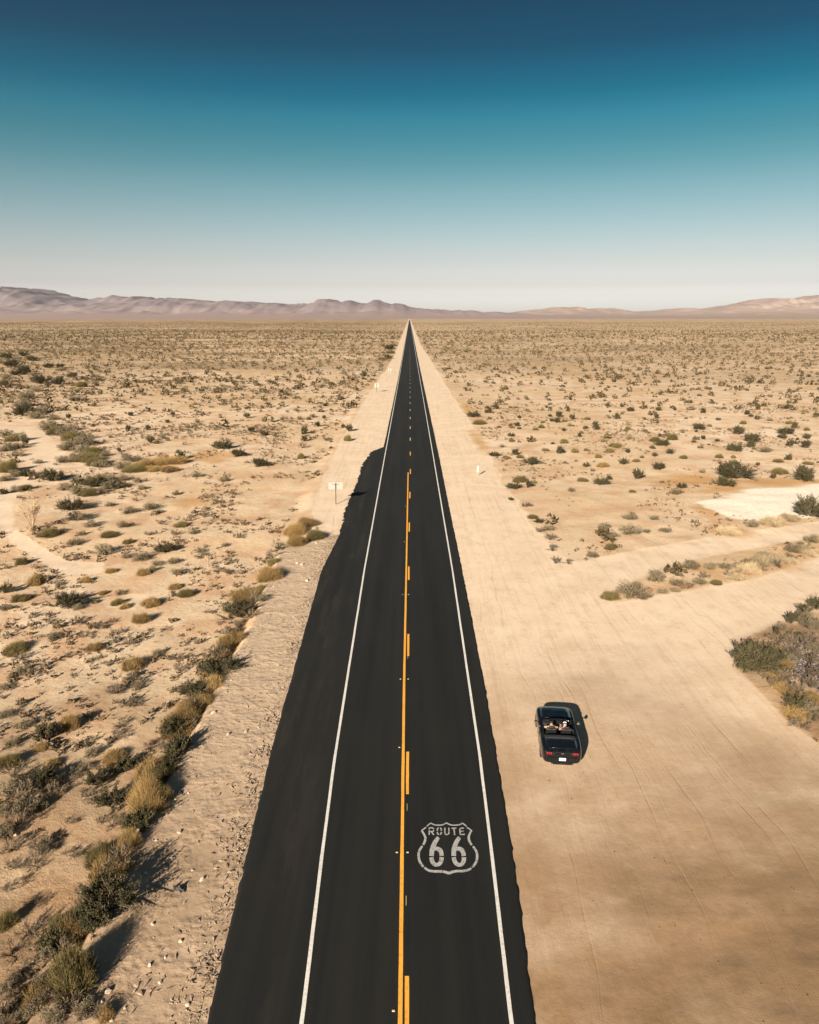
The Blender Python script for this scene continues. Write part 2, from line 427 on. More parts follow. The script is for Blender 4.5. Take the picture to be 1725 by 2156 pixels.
me.shade_smooth()
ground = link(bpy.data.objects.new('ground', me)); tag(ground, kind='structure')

# ------------------------------------------------------------------ road
ROAD_Z = .035
def ysamples(y0, y1, s0, g):
    a = [y0]; s = s0
    while a[-1] < y1:
        a.append(a[-1] + s)
        if a[-1] > 130: s *= g
    a[-1] = y1
    return np.array(a)
ys = ysamples(-60, 5200, .22, 1.03)
def jag(y, s, amp):
    return ((fbm(y / .5, y * 0 + s, 31, 3) - .5) * .75 + (fbm(y / 14, y * 0 + s, 37, 2) - .5) * .35) * amp
xl = XL_asphalt(ys) + jag(ys, 1.5, .17) + np.where((ys > 74) & (ys < 123), jag(ys, 4.5, .85), 0)
xr = XR_asphalt(ys) + jag(ys, 9.5, .18)
rows = []
for s, z in ((None, None),): pass
cols = [(xl - .06, -.06), (xl, ROAD_Z - .012), (xl + .12, ROAD_Z), (xl * .4 + xr * .6, ROAD_Z), (xr - .12, ROAD_Z), (xr, ROAD_Z - .012), (xr + .06, -.06)]
V = np.stack([np.stack([c, ys, np.full_like(ys, z)], 1) for c, z in cols], 1).reshape(-1, 3)
ii = np.arange(len(ys) * len(cols)).reshape(len(ys), len(cols))
Fq = np.stack([ii[:-1, :-1], ii[:-1, 1:], ii[1:, 1:], ii[1:, :-1]], -1).reshape(-1, 4)
road = link(bpy.data.objects.new('road', np_mesh('road', V, Fq, M_ASPH))); tag(road, kind='structure')

def ribbon(name, fx, w, y0, y1, mat, step=1.0, z=ROAD_Z + .004, rag=.012):
    y = ysamples(y0, y1, step, 1.04) if y1 - y0 > 30 else np.linspace(y0, y1, max(2, int((y1 - y0) / .4)))
    c = fx(y)
    ww = w / 2 + np.where(y > 200, (y - 200) * 0.00006, 0)
    a = c - ww + (vnoise(y * 3, y * 0, 41) - .5) * rag; b = c + ww + (vnoise(y * 3, y * 0 + 5, 43) - .5) * rag
    v = np.concatenate([np.stack([a, y, np.full_like(y, z)], 1), np.stack([b, y, np.full_like(y, z)], 1)])
    n = len(y); k = np.arange(n - 1)
    f = np.stack([k, k + n, k + n + 1, k + 1], 1)
    o = link(bpy.data.objects.new(name, np_mesh(name, v, f, mat))); o.parent = road
    return o
ribbon('edge_line', X_lline, .135, -50, 4500, M_WHITE)
ribbon('edge_line', X_rline, .135, -50, 4500, M_WHITE)
yc = lambda y: np.interp(y, [0, 18.5, 40, 70, 104], [-.30, -.30, -.335, -.27, -.20])
ycd = lambda y: np.interp(y, [0, 18.5, 31, 70, 104, 300, 4000], [-.085, -.085, -.10, -.06, .12, .22, .1])
ribbon('centre_line', yc, .145, -50, 104.3, M_YELLOW)
M_DASHFAR = paint_material('faded_yellow_paint', (.62, .44, .19), (.15, .11, .06), .6)
tops = [20.2 - 14.6, 20.2] + [33.6 + 14.62 * k for k in range(34)]
for k, t in enumerate(tops):
    ribbon('lane_dash', ycd, .14, t - 3.5, t, M_YELLOW if t < 122 else M_DASHFAR)
# raised reflectors and survey ticks along the centre
refl = MB().add([(-.05, -.05, 0), (.05, -.05, 0), (.05, .05, 0), (-.05, .05, 0), (-.04, -.02, .02), (.04, -.02, .02), (.04, .02, .02), (-.04, .02, .02)],
                [(0, 1, 5, 4), (1, 2, 6, 5), (2, 3, 7, 6), (3, 0, 4, 7), (4, 5, 6, 7)])
M_REFL = plain('reflector', (.50, .38, .18), .4, var=.2)
r0 = refl.build('reflector', M_REFL, road)
spots = [(-.52, 18.9), (-.53, 26.2), (-.08, 26.2), (-.53, 34.0), (-.56, 41.5), (-.08, 41.5), (-.56, 55.9), (-.08, 55.9), (-.5, 70.3), (-.5, 84.7)]
for k, (x, y) in enumerate(spots):
    o = r0 if k == 0 else r0.copy()
    if k: link(o)
    o.location = (x, y, ROAD_Z + .001); o.scale = (.95, .8, 1)
tick = MB()
def flat_quad(mb, x0, x1, y0, y1, z): mb.add([(x0, y0, z), (x1, y0, z), (x1, y1, z), (x0, y1, z)], [(0, 1, 2, 3)])
for x0, x1, y0, y1 in [(-.12, -.10, 28.9, 29.4), (-.14, -.12, 23.3, 23.8), (-.12, -.10, 44.3, 44.8)]:
    flat_quad(tick, x0, x1, y0, y1, ROAD_Z + .005)
tick.build('survey_tick', M_DASHFAR, road)

# ------------------------------------------------------------------ the painted shield
def S(zx, zy):
    p = P((960 + zx * .10435) / 1.11304, (1900 + zy * .10435) / 1.11304)
    return (p.x, p.y)
def smooth_line(pts, n=6):
    pts = [np.array(p, float) for p in pts]; out = []
    for i in range(len(pts) - 1):
        p0 = pts[max(i - 1, 0)]; p1 = pts[i]; p2 = pts[i + 1]; p3 = pts[min(i + 2, len(pts) - 1)]
        for k in range(n):
            t = k / n
            out.append(.5 * ((2 * p1) + (-p0 + p2) * t + (2 * p0 - 5 * p1 + 4 * p2 - p3) * t * t + (-p0 + 3 * p1 - 3 * p2 + p3) * t ** 3))
    out.append(pts[-1]); return out
stencil_k = 0
def stroke(mb, pts, w, sm=True):
    global stencil_k
    stencil_k += 1
    z = ROAD_Z + .004 + .0004 * (stencil_k % 5)
    q = smooth_line(pts) if sm else [np.array(p, float) for p in pts]
    ws = w if hasattr(w, '__len__') else [w, w]
    vs = []; n = len(q)
    for i, p in enumerate(q):
        d = q[min(i + 1, n - 1)] - q[max(i - 1, 0)]; d = d / (np.linalg.norm(d) + 1e-9)
        nn = np.array([-d[1], d[0]])
        if 0 < i < n - 1 and not sm:       # mitre the corners
            d1 = (q[i] - q[i - 1]); d1 /= np.linalg.norm(d1); nn = nn / max(.5, abs(np.dot(nn, np.array([-d1[1], d1[0]]))))
        ww = np.interp(i / (n - 1), np.linspace(0, 1, len(ws)), ws) / 2
        for s in (-1, 1):
            x, y = S(*(p + nn * ww * s)); vs.append((x, y, z))
    mb.add(vs, [(2 * i, 2 * i + 1, 2 * i + 3, 2 * i + 2) for i in range(n - 1)])
sh = MB()
stroke(sh, [(392, 365), (438, 325), (480, 295)], 26); stroke(sh, [(474, 296), (560, 335), (640, 343), (740, 335), (830, 290)], 28)
stroke(sh, [(826, 292), (920, 335), (1010, 343), (1110, 335), (1190, 298)], 28); stroke(sh, [(1186, 296), (1240, 335), (1282, 372)], 28)
stroke(sh, [(378, 385), (325, 425), (270, 465)], 28); stroke(sh, [(270, 462), (310, 520), (350, 600), (355, 660), (335, 730), (305, 785)], [40, 46, 52, 52, 46])
stroke(sh, [(1290, 395), (1340, 425), (1400, 468)], 28); stroke(sh, [(1398, 465), (1360, 520), (1332, 600), (1335, 665), (1360, 730), (1398, 790)], [36, 46, 54, 52, 46])
stroke(sh, [(288, 812), (225, 910), (203, 1020), (218, 1120), (255, 1205), (312, 1280)], [46, 52, 56, 56, 50])
stroke(sh, [(1425, 818), (1490, 910), (1518, 1010), (1510, 1120), (1475, 1210), (1408, 1290)], [46, 52, 56, 56, 50])
stroke(sh, [(335, 1295), (410, 1350), (500, 1378), (620, 1382), (738, 1382)], [48, 52, 56, 58, 60])
stroke(sh, [(752, 1385), (820, 1402), (888, 1425)], [56, 58, 66]); stroke(sh, [(884, 1425), (960, 1395), (1080, 1375), (1200, 1375), (1300, 1355), (1392, 1315)], [66, 58, 54, 52, 48])
route = MB()
def letter(strokes, w=26, sm=False):
    for s in strokes: stroke(route, s, w, sm)
letter([[(443, 440), (443, 405)], [(443, 462), (443, 560)]], 28); letter([[(436, 408), (510, 402), (548, 432)]], 26, True); letter([[(456, 488), (515, 484), (550, 462)]], 26, True); letter([[(495, 490), (545, 562)]], 28)
letter([[(626, 470), (626, 425), (650, 406), (658, 406)]], 28); letter([[(686, 406), (706, 415), (714, 432), (714, 468)]], 28); letter([[(626, 495), (626, 530), (650, 549), (664, 549)]], 28); letter([[(684, 549), (704, 540), (714, 522), (714, 495)]], 28)
letter([[(794, 400), (794, 530), (812, 552), (862, 552), (884, 530), (884, 400)]], 26)
letter([[(945, 416), (1052, 410)]], 28); letter([[(1000, 428), (1014, 565)]], 30)
letter([[(1128, 412), (1138, 545)]], 28); letter([[(1145, 412), (1222, 408)]], 26); letter([[(1150, 480), (1215, 478)]], 24); letter([[(1128, 553), (1240, 550)]], 28)
six = MB()
def six_shape(dx, lean):
    X = lambda x, y: (x + dx + lean * (y - 600) / 680, y)
    stroke(six, [X(652, 615), X(590, 700), X(540, 800), X(508, 900), X(495, 1036)], [80, 96, 104, 106, 104])
    stroke(six, [X(556, 882), X(620, 872), X(680, 900), X(712, 960), X(722, 1036)], [66, 94, 100, 98, 94])
    stroke(six, [X(494, 1064), X(505, 1140), X(545, 1210), X(608, 1236), X(672, 1210), X(712, 1140), X(722, 1064)], [96, 96, 90, 84, 90, 96, 98])
six_shape(0, 0); six_shape(470, 45)
shield = empty('route_shield', (0, 0, 0)); shield.parent = road
for mb, nm in ((sh, 'shield_outline'), (route, 'route_lettering'), (six, 'route_number')):
    mb.build(nm, M_STENCIL, shield)
shield['label'] = 'grey stencilled ROUTE 66 shield painted on the right lane'

# ------------------------------------------------------------------ shrub meshes (unit: radius 1, height 1)
def quads(cent, size, rng, up=.0):
    n = len(cent)
    a = rng.normal(size=(n, 3)); a[:, 2] *= .8; a /= np.linalg.norm(a, axis=1)[:, None]
    b = rng.normal(size=(n, 3)); b -= (b * a).sum(1)[:, None] * a; b /= np.linalg.norm(b, axis=1)[:, None]
    s = size[:, None]
    v = np.stack([cent - a * s, cent - b * s * .55, cent + a * s, cent + b * s * .55], 1).reshape(-1, 3)
    f = np.arange(4 * n).reshape(n, 4)
    return v, f
def blades(base, tip, w, rng):
    n = len(base); d = tip - base
    s = np.cross(d, rng.normal(size=(n, 3))); s /= np.linalg.norm(s, axis=1)[:, None] + 1e-9
    mid = base + d * .5 + rng.normal(size=(n, 3)) * .03
    w = w[:, None]
    v = np.stack([base, mid - s * w, tip, mid + s * w], 1).reshape(-1, 3)
    return v, np.arange(4 * n).reshape(n, 4)
def cat(parts):
    vs = []; fs = []; n = 0
    for v, f in parts: vs.append(v); fs.append(f + n); n += len(v)
    return np.concatenate(vs), np.concatenate(fs)
def stem_tubes(paths, r0):
    mb = MB()
    for p in paths: mb.tube(p, [r0, r0 * .7, r0 * .35][:len(p)] if len(p) == 3 else r0 * .6, 4, False)
    return np.array([list(v) for v in mb.v]), np.array(mb.f)

def creosote(seed, n=26, per=120, leaf=.046):
    rng = np.random.default_rng(seed); paths = []; C = []; T = []
    for i in range(n):
        az = rng.uniform(0, 2 * math.pi); r = math.sqrt(rng.uniform(.02, 1)) * rng.uniform(.75, 1.05); h = rng.uniform(.55, 1.02) * (1 - .35 * r ** 2)
        tip = np.array([math.cos(az) * r, math.sin(az) * r, h]); b = np.array([math.cos(az) * .07, math.sin(az) * .07, 0])
        m = b * .45 + tip * .55 + np.array([0, 0, -.06]) + rng.normal(size=3) * .05
        paths.append([b, m, tip])
        for j in range(3):
            t0 = m * (1 - j * .25) + tip * j * .25; t1 = t0 + (tip - b) * .35 + rng.normal(size=3) * .16
            paths.append([t0, (t0 + t1) / 2 + rng.normal(size=3) * .02, t1])
            k = per // 4; t = rng.uniform(.1, 1.08, k)[:, None]
            C.append(t0 + (t1 - t0) * t + rng.normal(size=(k, 3)) * .045)
        k = per // 3; t = rng.uniform(.35, 1.05, k)[:, None]
        C.append(m + (tip - m) * t + rng.normal(size=(k, 3)) * .05)
    C = np.concatenate(C); C = C[C[:, 2] > .04]
    return quads(C, rng.uniform(.6, 1.3, len(C)) * leaf, rng), stem_tubes(paths, .022)
def straw(seed, n=5200, fine=1.0):
    rng = np.random.default_rng(seed); nl = 9
    la = rng.uniform(0, 2 * math.pi, nl); lr = np.sqrt(rng.uniform(0, .4, nl)); cl = np.stack([np.cos(la) * lr, np.sin(la) * lr, 0 * la], 1)
    ls = rng.uniform(.55, 1, nl)
    k = rng.integers(0, nl, n)
    az = rng.uniform(0, 2 * math.pi, n); el = np.arcsin(rng.uniform(.05, 1, n)); L = rng.uniform(.55, 1.05, n) * ls[k]
    d = np.stack([np.cos(az) * np.cos(el) * .80, np.sin(az) * np.cos(el) * .80, np.sin(el)], 1)
    base = cl[k] + rng.normal(size=(n, 3)) * [.07, .07, .0]; tip = base + d * L[:, None] + rng.normal(size=(n, 3)) * .04
    base = base + d * .25 * L[:, None]
    tip[:, 2] = np.abs(tip[:, 2]); v1 = blades(base, tip, rng.uniform(.004, .010, n) * fine, rng)
    q = quads(base + (tip - base) * rng.uniform(.5, 1.0, n)[:, None] + rng.normal(size=(n, 3)) * .02, rng.uniform(.012, .026, n) * (.4 + .6 * fine), rng)
    paths = [[cl[i] * .3, cl[i] * .8 + [0, 0, .2], cl[i] * 1.25 + [0, 0, .5 * ls[i]]] for i in range(nl)]
    return cat([v1, q]), stem_tubes(paths, .02)
def saltbush(seed, n=1400):
    rng = np.random.default_rng(seed); nl = 13
    la = rng.uniform(0, 2 * math.pi, nl); lr = np.sqrt(rng.uniform(0, .55, nl)); lz = rng.uniform(.25, .72, nl) * (1 - .5 * lr ** 2)
    k = rng.integers(0, nl, n); d = rng.normal(size=(n, 3)); d /= np.linalg.norm(d, axis=1)[:, None]
    rr = rng.uniform(.12, .30, nl)[k] * rng.uniform(.5, 1.1, n) ** .5
    C = np.stack([np.cos(la[k]) * lr[k], np.sin(la[k]) * lr[k], lz[k]], 1) + d * rr[:, None] * [1.1, 1.1, 1]
    C = C[C[:, 2] > .02]
    q = quads(C, rng.uniform(.022, .05, len(C)), rng)
    m = 260; az = rng.uniform(0, 2 * math.pi, m); el = np.arcsin(rng.uniform(.1, 1, m))
    tip = np.stack([np.cos(az) * np.cos(el) * .95, np.sin(az) * np.cos(el) * .95, np.sin(el) * .95], 1) * rng.uniform(.6, 1.05, m)[:, None]
    v1 = blades(tip * .1, tip, rng.uniform(.008, .016, m), rng)
    paths = [[np.zeros(3), np.array([math.cos(a) * r * .5, math.sin(a) * r * .5, z * .5]), np.array([math.cos(a) * r, math.sin(a) * r, z])] for a, r, z in zip(la, lr, lz)]
    return cat([q, v1]), stem_tubes(paths, .018)
def dead(seed, n=420):
    rng = np.random.default_rng(seed); paths = []; B = []; T = []
    for i in range(16):
        az = rng.uniform(0, 2 * math.pi); r = rng.uniform(.3, 1); h = rng.uniform(.4, 1) * (1.1 - .5 * r)
        tip = np.array([math.cos(az) * r, math.sin(az) * r, h]); m = tip * .5 + rng.normal(size=3) * .07; m[2] = abs(m[2]); paths.append([np.zeros(3), m, tip])
        k = n // 16; t = rng.uniform(.25, 1, k)[:, None]; b = m * (1 - t) + tip * t; B.append(b); T.append(b + (tip * .25) + rng.normal(size=(k, 3)) * .14)
    B = np.concatenate(B); T = np.concatenate(T); T[:, 2] = np.abs(T[:, 2])
    return blades(B, T, rng.uniform(.010, .02, len(B)), rng), stem_tubes(paths, .02)

PROTO = {}
for kind, fn, mat, nv in (('creosote_bush', creosote, M_CREO, 6), ('straw_bush', straw, M_STRAW, 5), ('olive_bush', straw, M_OLIVE, 4), ('fine_straw_bush', lambda q: straw(q, 14000, .5), M_STRAW, 2), ('fine_olive_bush', lambda q: straw(q, 14000, .5), M_OLIVE, 2), ('fine_creosote_bush', lambda q: creosote(q, 40, 170, .032), M_CREO, 2), ('grass_clump', straw, M_GRASS, 3), ('grey_shrub', saltbush, M_SALT, 6), ('dead_shrub', dead, M_DEAD, 5)):
    lst = []
    for s in range(nv):
        (fv, ff), (sv, sf) = fn(100 + s * 7 + len(kind))
        fm = np_mesh('foliage', fv, ff, mat); sm = np_mesh('stems', sv, sf, M_WOOD)
        av, af = cat([(fv, ff), (sv, sf)])
        jm = np_mesh(kind, av, af, mat); jm.materials.append(M_WOOD)
        mi = np.zeros(len(af), np.int32); mi[len(ff):] = 1; jm.polygons.foreach_set('material_index', mi)
        lst.append((fm, sm, jm))
    PROTO[kind] = lst
CATS = {'creosote_bush': 'bush', 'straw_bush': 'bush', 'olive_bush': 'bush', 'grass_clump': 'grass', 'grey_shrub': 'shrub', 'dead_shrub': 'shrub'}
PLACED = []
def shrub(kind, p, w, h, label, group=None, parts=True, cat_=None):
    """w, h in metres"""
    fm, sm, jm = random.choice(PROTO['fine_' + kind if w > 1.9 and 'fine_' + kind in PROTO else kind]); rz = random.uniform(0, 6.28)
    PLACED.append((p.x, p.y, w / 2))
    if parts:
        o = empty(kind, (p.x, p.y, p.z - .04), rz, label, cat_ or CATS[kind], group)
        for nm, mm in (('foliage', fm), ('stems', sm)):
            c = link(bpy.data.objects.new(nm, mm)); c.parent = o
    else:
        o = link(bpy.data.objects.new(kind, jm)); o.location = (p.x, p.y, p.z - .04); o.rotation_euler = (0, 0, rz); tag(o, label, cat_ or CATS[kind], group)
    o.scale = (w / 2, w / 2, h)
    return o
def shrub_px(kind, px, wpx, hpx, label, group=None, parts=None):
    """px: base point, wpx/hpx: size, in the measuring frame"""
    p = P(*px); d = depth(p)
    w = wpx * d / F * 1.2
    dn = math.asin(min(.95, (CAM_H) / math.hypot(d, CAM_H)))          # looking-down angle: part of the height is depth
    h = max(.42 * w, 1.05 * (hpx * d / F - .35 * w * math.sin(dn)) / max(.3, math.cos(dn)))
    p.y += w * .25
    return shrub(kind, p, w, min(h, .85 * w + .2), label, group, parts if parts is not None else hpx > 24)

# ------------------------------------------------------------------ shrubs placed one by one
CB, SB, OB, GS, DS, GC = 'creosote_bush', 'straw_bush', 'olive_bush', 'grey_shrub', 'dead_shrub', 'grass_clump'
NEAR_L = {CB: 'small dark green bush on the sandy flat left of the road', SB: 'rounded straw coloured bush on the sandy flat left of the road', OB: 'rounded olive bush on the sandy flat left of the road',
          GS: 'grey brown shrub on the sandy flat left of the road', DS: 'low dead brown shrub on the sandy flat left of the road'}
def put(conv, items, default, grp, defgrp=None):
    for it in items:
        kind, a, b, w, h = it[:5]; lab = it[5] if len(it) > 5 else None
        if lab: shrub_px(kind, conv(a, b), w / 3, h / 3, lab, grp)
        else: shrub_px(kind, conv(a, b), w / 3, h / 3, default[kind] if isinstance(default, dict) else default, (defgrp or grp) + (' ' + kind.replace('_', ' ') if isinstance(default, dict) else ''))

# left flat, middle distance
put(L4, [
    (OB, 130, 872, 75, 75, 'olive tuft standing alone in the pale wash at the left edge'), (SB, 220, 1003, 105, 95, 'large straw dome at the lower bank of the pale wash on the left'),
    (GS, 365, 1006, 65, 42), (SB, 535, 988, 66, 55, 'small straw dome alone in the open sand of the wash'), (SB, 692, 925, 64, 46), (SB, 905, 940, 80, 62), (GS, 955, 918, 60, 50), (GS, 755, 1068, 70, 50),
    (OB, 735, 1128, 75, 62), (SB, 780, 1152, 70, 45), (SB, 935, 1142, 105, 82, 'straw dome with a long shadow just above the smooth pale dome'), (SB, 880, 1243, 95, 88, 'smooth pale straw dome lowest of the round bushes in the left sand'),
    (SB, 650, 1062, 55, 36), (OB, 1165, 1075, 100, 66), (SB, 1100, 1028, 80, 46), (SB, 592, 1412, 95, 72, 'golden round bush below the dark litter patches on the left'),
    (SB, 815, 1536, 135, 100, 'large golden bush lowest and brightest on the left flat'), (GS, 1115, 938, 95, 52), (CB, 405, 1152, 175, 72, 'long dark green bush spreading low on the left sand'),
    (GS, 480, 1160, 80, 60), (GS, 590, 1120, 60, 30), (OB, 70, 1442, 150, 92, 'dark olive bush cut by the left edge above a grey clump'), (GS, 110, 1572, 120, 72), (GS, 60, 1600, 80, 40), (OB, 110, 1110, 115, 70), (CB, 20, 1060, 90, 70),
    (DS, 115, 1480, 90, 40), (GS, 25, 1165, 80, 50), (DS, 212, 1200, 60, 26), (GS, 460, 755, 110, 52), (GS, 505, 690, 70, 36), (DS, 395, 672, 60, 30), (OB, 300, 695, 120, 76), (GS, 240, 700, 70, 40),
    (GS, 640, 815, 140, 90), (OB, 680, 700, 100, 58), (GS, 790, 835, 80, 50), (GS, 880, 852, 130, 56), (CB, 1040, 802, 120, 44), (GS, 1090, 870, 90, 48), (GS, 985, 880, 80, 46), (GS, 1260, 800, 80, 36), (DS, 1260, 832, 70, 30),
    (GS, 560, 640, 110, 60), (GS, 470, 600, 140, 62), (CB, 440, 540, 150, 72, 'dark green bush beside the bare pale tree'), (GS, 780, 640, 100, 42), (OB, 805, 740, 70, 50), (GS, 800, 555, 110, 56), (GS, 940, 530, 120, 44), (GS, 1000, 550, 60, 40),
    (OB, 1135, 635, 90, 56), (GS, 1220, 680, 70, 34), (DS, 1290, 575, 60, 30), (DS, 1300, 455, 60, 26), (GS, 1110, 435, 60, 40), (CB, 1395, 145, 110, 58), (CB, 1500, 190, 90, 50), (CB, 1640, 255, 100, 58), (GS, 1410, 350, 80, 46), (GS, 1240, 320, 80, 46),
    (GS, 690, 505, 70, 40), (CB, 310, 350, 130, 84, 'spiky dark green bush alone at the inner bend of the wash'), (DS, 1010, 620, 70, 30), (DS, 930, 690, 60, 30), (DS, 1500, 710, 70, 30), (GS, 1420, 760, 60, 30), (DS, 1100, 690, 70, 36),
    (DS, 1040, 1295, 60, 34), (DS, 940, 1300, 50, 26), (DS, 1310, 1185, 62, 30), (DS, 1385, 1255, 50, 26), (GS, 990, 1460, 90, 66), (DS, 1110, 1485, 100, 60), (DS, 720, 1700, 110, 70), (DS, 570, 1495, 70, 40), (DS, 660, 1510, 60, 34), (GS, 330, 1350, 110, 46), (DS, 420, 1460, 70, 30),
    (DS, 1380, 925, 70, 36), (DS, 1450, 940, 70, 30), (DS, 830, 1620, 110, 60), (DS, 870, 1660, 90, 50), (DS, 1130, 1550, 70, 40), (DS, 310, 1245, 60, 30), (DS, 480, 1250, 90, 40), (DS, 600, 1290, 110, 50), (DS, 740, 1320, 90, 36), (DS, 530, 1335, 70, 30), (DS, 800, 1390, 110, 50), (DS, 700, 1245, 60, 30),
], NEAR_L, 'bushes scattered over the left flat')
# the thicket crowding the bend of the wash
put(L4, [(GS, 290, 25, 110, 60), (GS, 370, 60, 120, 64), (OB, 440, 90, 120, 74), (GS, 420, 150, 130, 80), (GS, 500, 170, 130, 74), (GS, 560, 120, 100, 58), (OB, 540, 225, 130, 80), (GS, 620, 262, 130, 70), (GS, 480, 225, 100, 60), (GS, 650, 190, 90, 50),
         (GS, 760, 270, 130, 66), (OB, 830, 290, 130, 60), (SB, 900, 250, 110, 46), (SB, 1010, 240, 120, 44), (SB, 1120, 235, 120, 50), (GS, 790, 220, 100, 54), (GS, 850, 225, 100, 50), (SB, 1060, 285, 100, 40), (SB, 960, 285, 90, 36),
         (GS, 400, 405, 110, 58), (GS, 480, 432, 130, 80), (OB, 540, 440, 110, 70), (GS, 620, 432, 110, 64), (CB, 590, 385, 130, 70), (GS, 690, 400, 130, 60), (CB, 740, 392, 90, 44), (GS, 520, 370, 120, 70), (GS, 660, 350, 120, 60), (GS, 780, 345, 100, 50), (GS, 870, 355, 80, 40), (GS, 890, 400, 70, 34)],
    {GS: 'grey brown shrub in the thicket at the bend of the wash', OB: 'olive shrub in the thicket at the bend of the wash', SB: 'straw shrub trailing right from the thicket at the wash', CB: 'dark shrub in the thicket at the bend of the wash'}, 'thicket at the bend of the wash')
put(L4, [(GS, 30, 60, 90, 50), (OB, 70, 95, 90, 60), (GS, 125, 92, 90, 70), (GS, 45, 150, 110, 50), (GS, 110, 140, 100, 52), (GS, 20, 160, 80, 44), (GS, 230, 235, 70, 36), (OB, 30, 290, 100, 110), (GS, 80, 320, 100, 56), (GS, 20, 345, 90, 50), (CB, 160, 318, 90, 40), (GS, 90, 418, 100, 46), (OB, 145, 400, 80, 40), (CB, 15, 430, 70, 30), (GS, 100, 190, 90, 36)],
    {GS: 'grey shrub at the left edge across the wash from the thicket', OB: 'olive shrub at the left edge across the wash from the thicket', CB: 'dark shrub at the left edge across the wash from the thicket'}, 'shrubs across the wash')
# the verge: bushes against the raised shoulder on the left, far to near
VG = 'bushes along the foot of the left shoulder'
put(C5, [(SB, 130, 1500, 130, 110, 'golden bush farthest up the left verge beside the end of the raised shoulder'), (SB, 220, 1440, 130, 70, 'second golden bush from the far end of the left verge'), (SB, 150, 1560, 120, 90, 'golden bush overhanging the rounded end of the raised shoulder'), (OB, 260, 1525, 110, 90, 'olive bush with a white stone behind it at the end of the raised shoulder'), (DS, 30, 1590, 90, 70, 'dark twiggy shrub just outside the rounded end of the shoulder'), (DS, 0, 1650, 90, 70, 'dark shrub below the twiggy one near the end of the shoulder')], '', VG)
put(L4, [(SB, 1690, 975, 150, 115, 'bright golden bush on the left verge between two dark gaps'), (OB, 1720, 880, 80, 70, 'olive bush at the top of the bright golden one on the verge'), (SB, 1560, 1112, 190, 85, 'wide straw bush directly above the spiky dark green bush on the verge'), (GS, 1650, 1105, 90, 60, 'grey shrub at the right of the wide straw bush on the verge'),
         (CB, 1495, 1222, 200, 115, 'spiky dark green bush on the verge under the wide straw bush'), (GS, 1505, 1270, 80, 60, 'grey straw tuft right below the spiky dark green bush on the verge'), (SB, 1430, 1415, 130, 130, 'golden bush on the verge between the two spiky dark green bushes'), (OB, 1490, 1310, 80, 50, 'olive tuft at the top of the golden bush between the two dark bushes'),
         (CB, 1370, 1600, 240, 145, 'spiky dark green bush with a twiggy shadow on the verge'), (SB, 1340, 1640, 70, 40, 'small rusty tuft below the spiky bush with a twiggy shadow')], '', VG)
put(L3, [(CB, 1200, 110, 170, 110, 'dark green bush at the top of the straw clump on the verge'), (SB, 1220, 200, 190, 130, 'straw bush under the dark green one on the verge'), (SB, 1110, 335, 240, 190, 'broad straw bush at the lower end of the clump on the verge'), (OB, 1200, 280, 120, 100, 'olive bush tucked into the right side of the straw clump'),
         (SB, 950, 620, 190, 160, 'upper half of the tall straw bush pair beside the shoulder'), (SB, 920, 840, 260, 250, 'tall straw bush by the shoulder, largest golden one on the verge'), (OB, 1010, 760, 120, 130, 'olive bush on the shoulder side of the tall straw bush'),
         (OB, 850, 940, 150, 110, 'olive bush just below the tall straw bush on the verge'), (SB, 800, 1060, 130, 150, 'narrow straw bush following the curve of the shoulder'), (SB, 760, 1200, 130, 120, 'straw bush right above the big dark green bush on the verge'),
         (CB, 640, 1515, 320, 260, 'big dark green bush with a wide black shadow on the verge'), (CB, 560, 1600, 200, 130, 'dark green bush at the lower left of the big dark one'), (SB, 430, 1680, 200, 200, 'golden bush between the big dark green and the big olive bush'), (OB, 440, 1975, 280, 340, 'big olive green bush nearest the bottom left of the frame'),
         (OB, 440, 1760, 150, 120, 'olive bush behind the big olive green one'), (SB, 660, 2140, 110, 110, 'small straw tuft at the bottom by the white stones')], '', VG)
rs_strip = random.Random(21)
for k in range(46):
    y_ = 17.5 + 46 * rs_strip.random() ** 1.25; x_ = float(X_shoulder(y_)) - .25 - 1.5 * rs_strip.random() ** 1.5
    kd = rs_strip.choice([CB, OB, SB, SB, DS, DS]); w_ = rs_strip.uniform(.8, 1.7)
    shrub(kd, Vector((x_, y_, float(gz(x_, y_)))), w_, w_ * rs_strip.uniform(.5, .8), 'smaller ' + {CB: 'dark green bush', OB: 'olive bush', SB: 'straw bush', DS: 'dead twiggy shrub'}[kd] + ' in the tangled strip at the foot of the left shoulder', 'tangled strip at the foot of the left shoulder ' + kd.replace('_', ' '), parts=False)
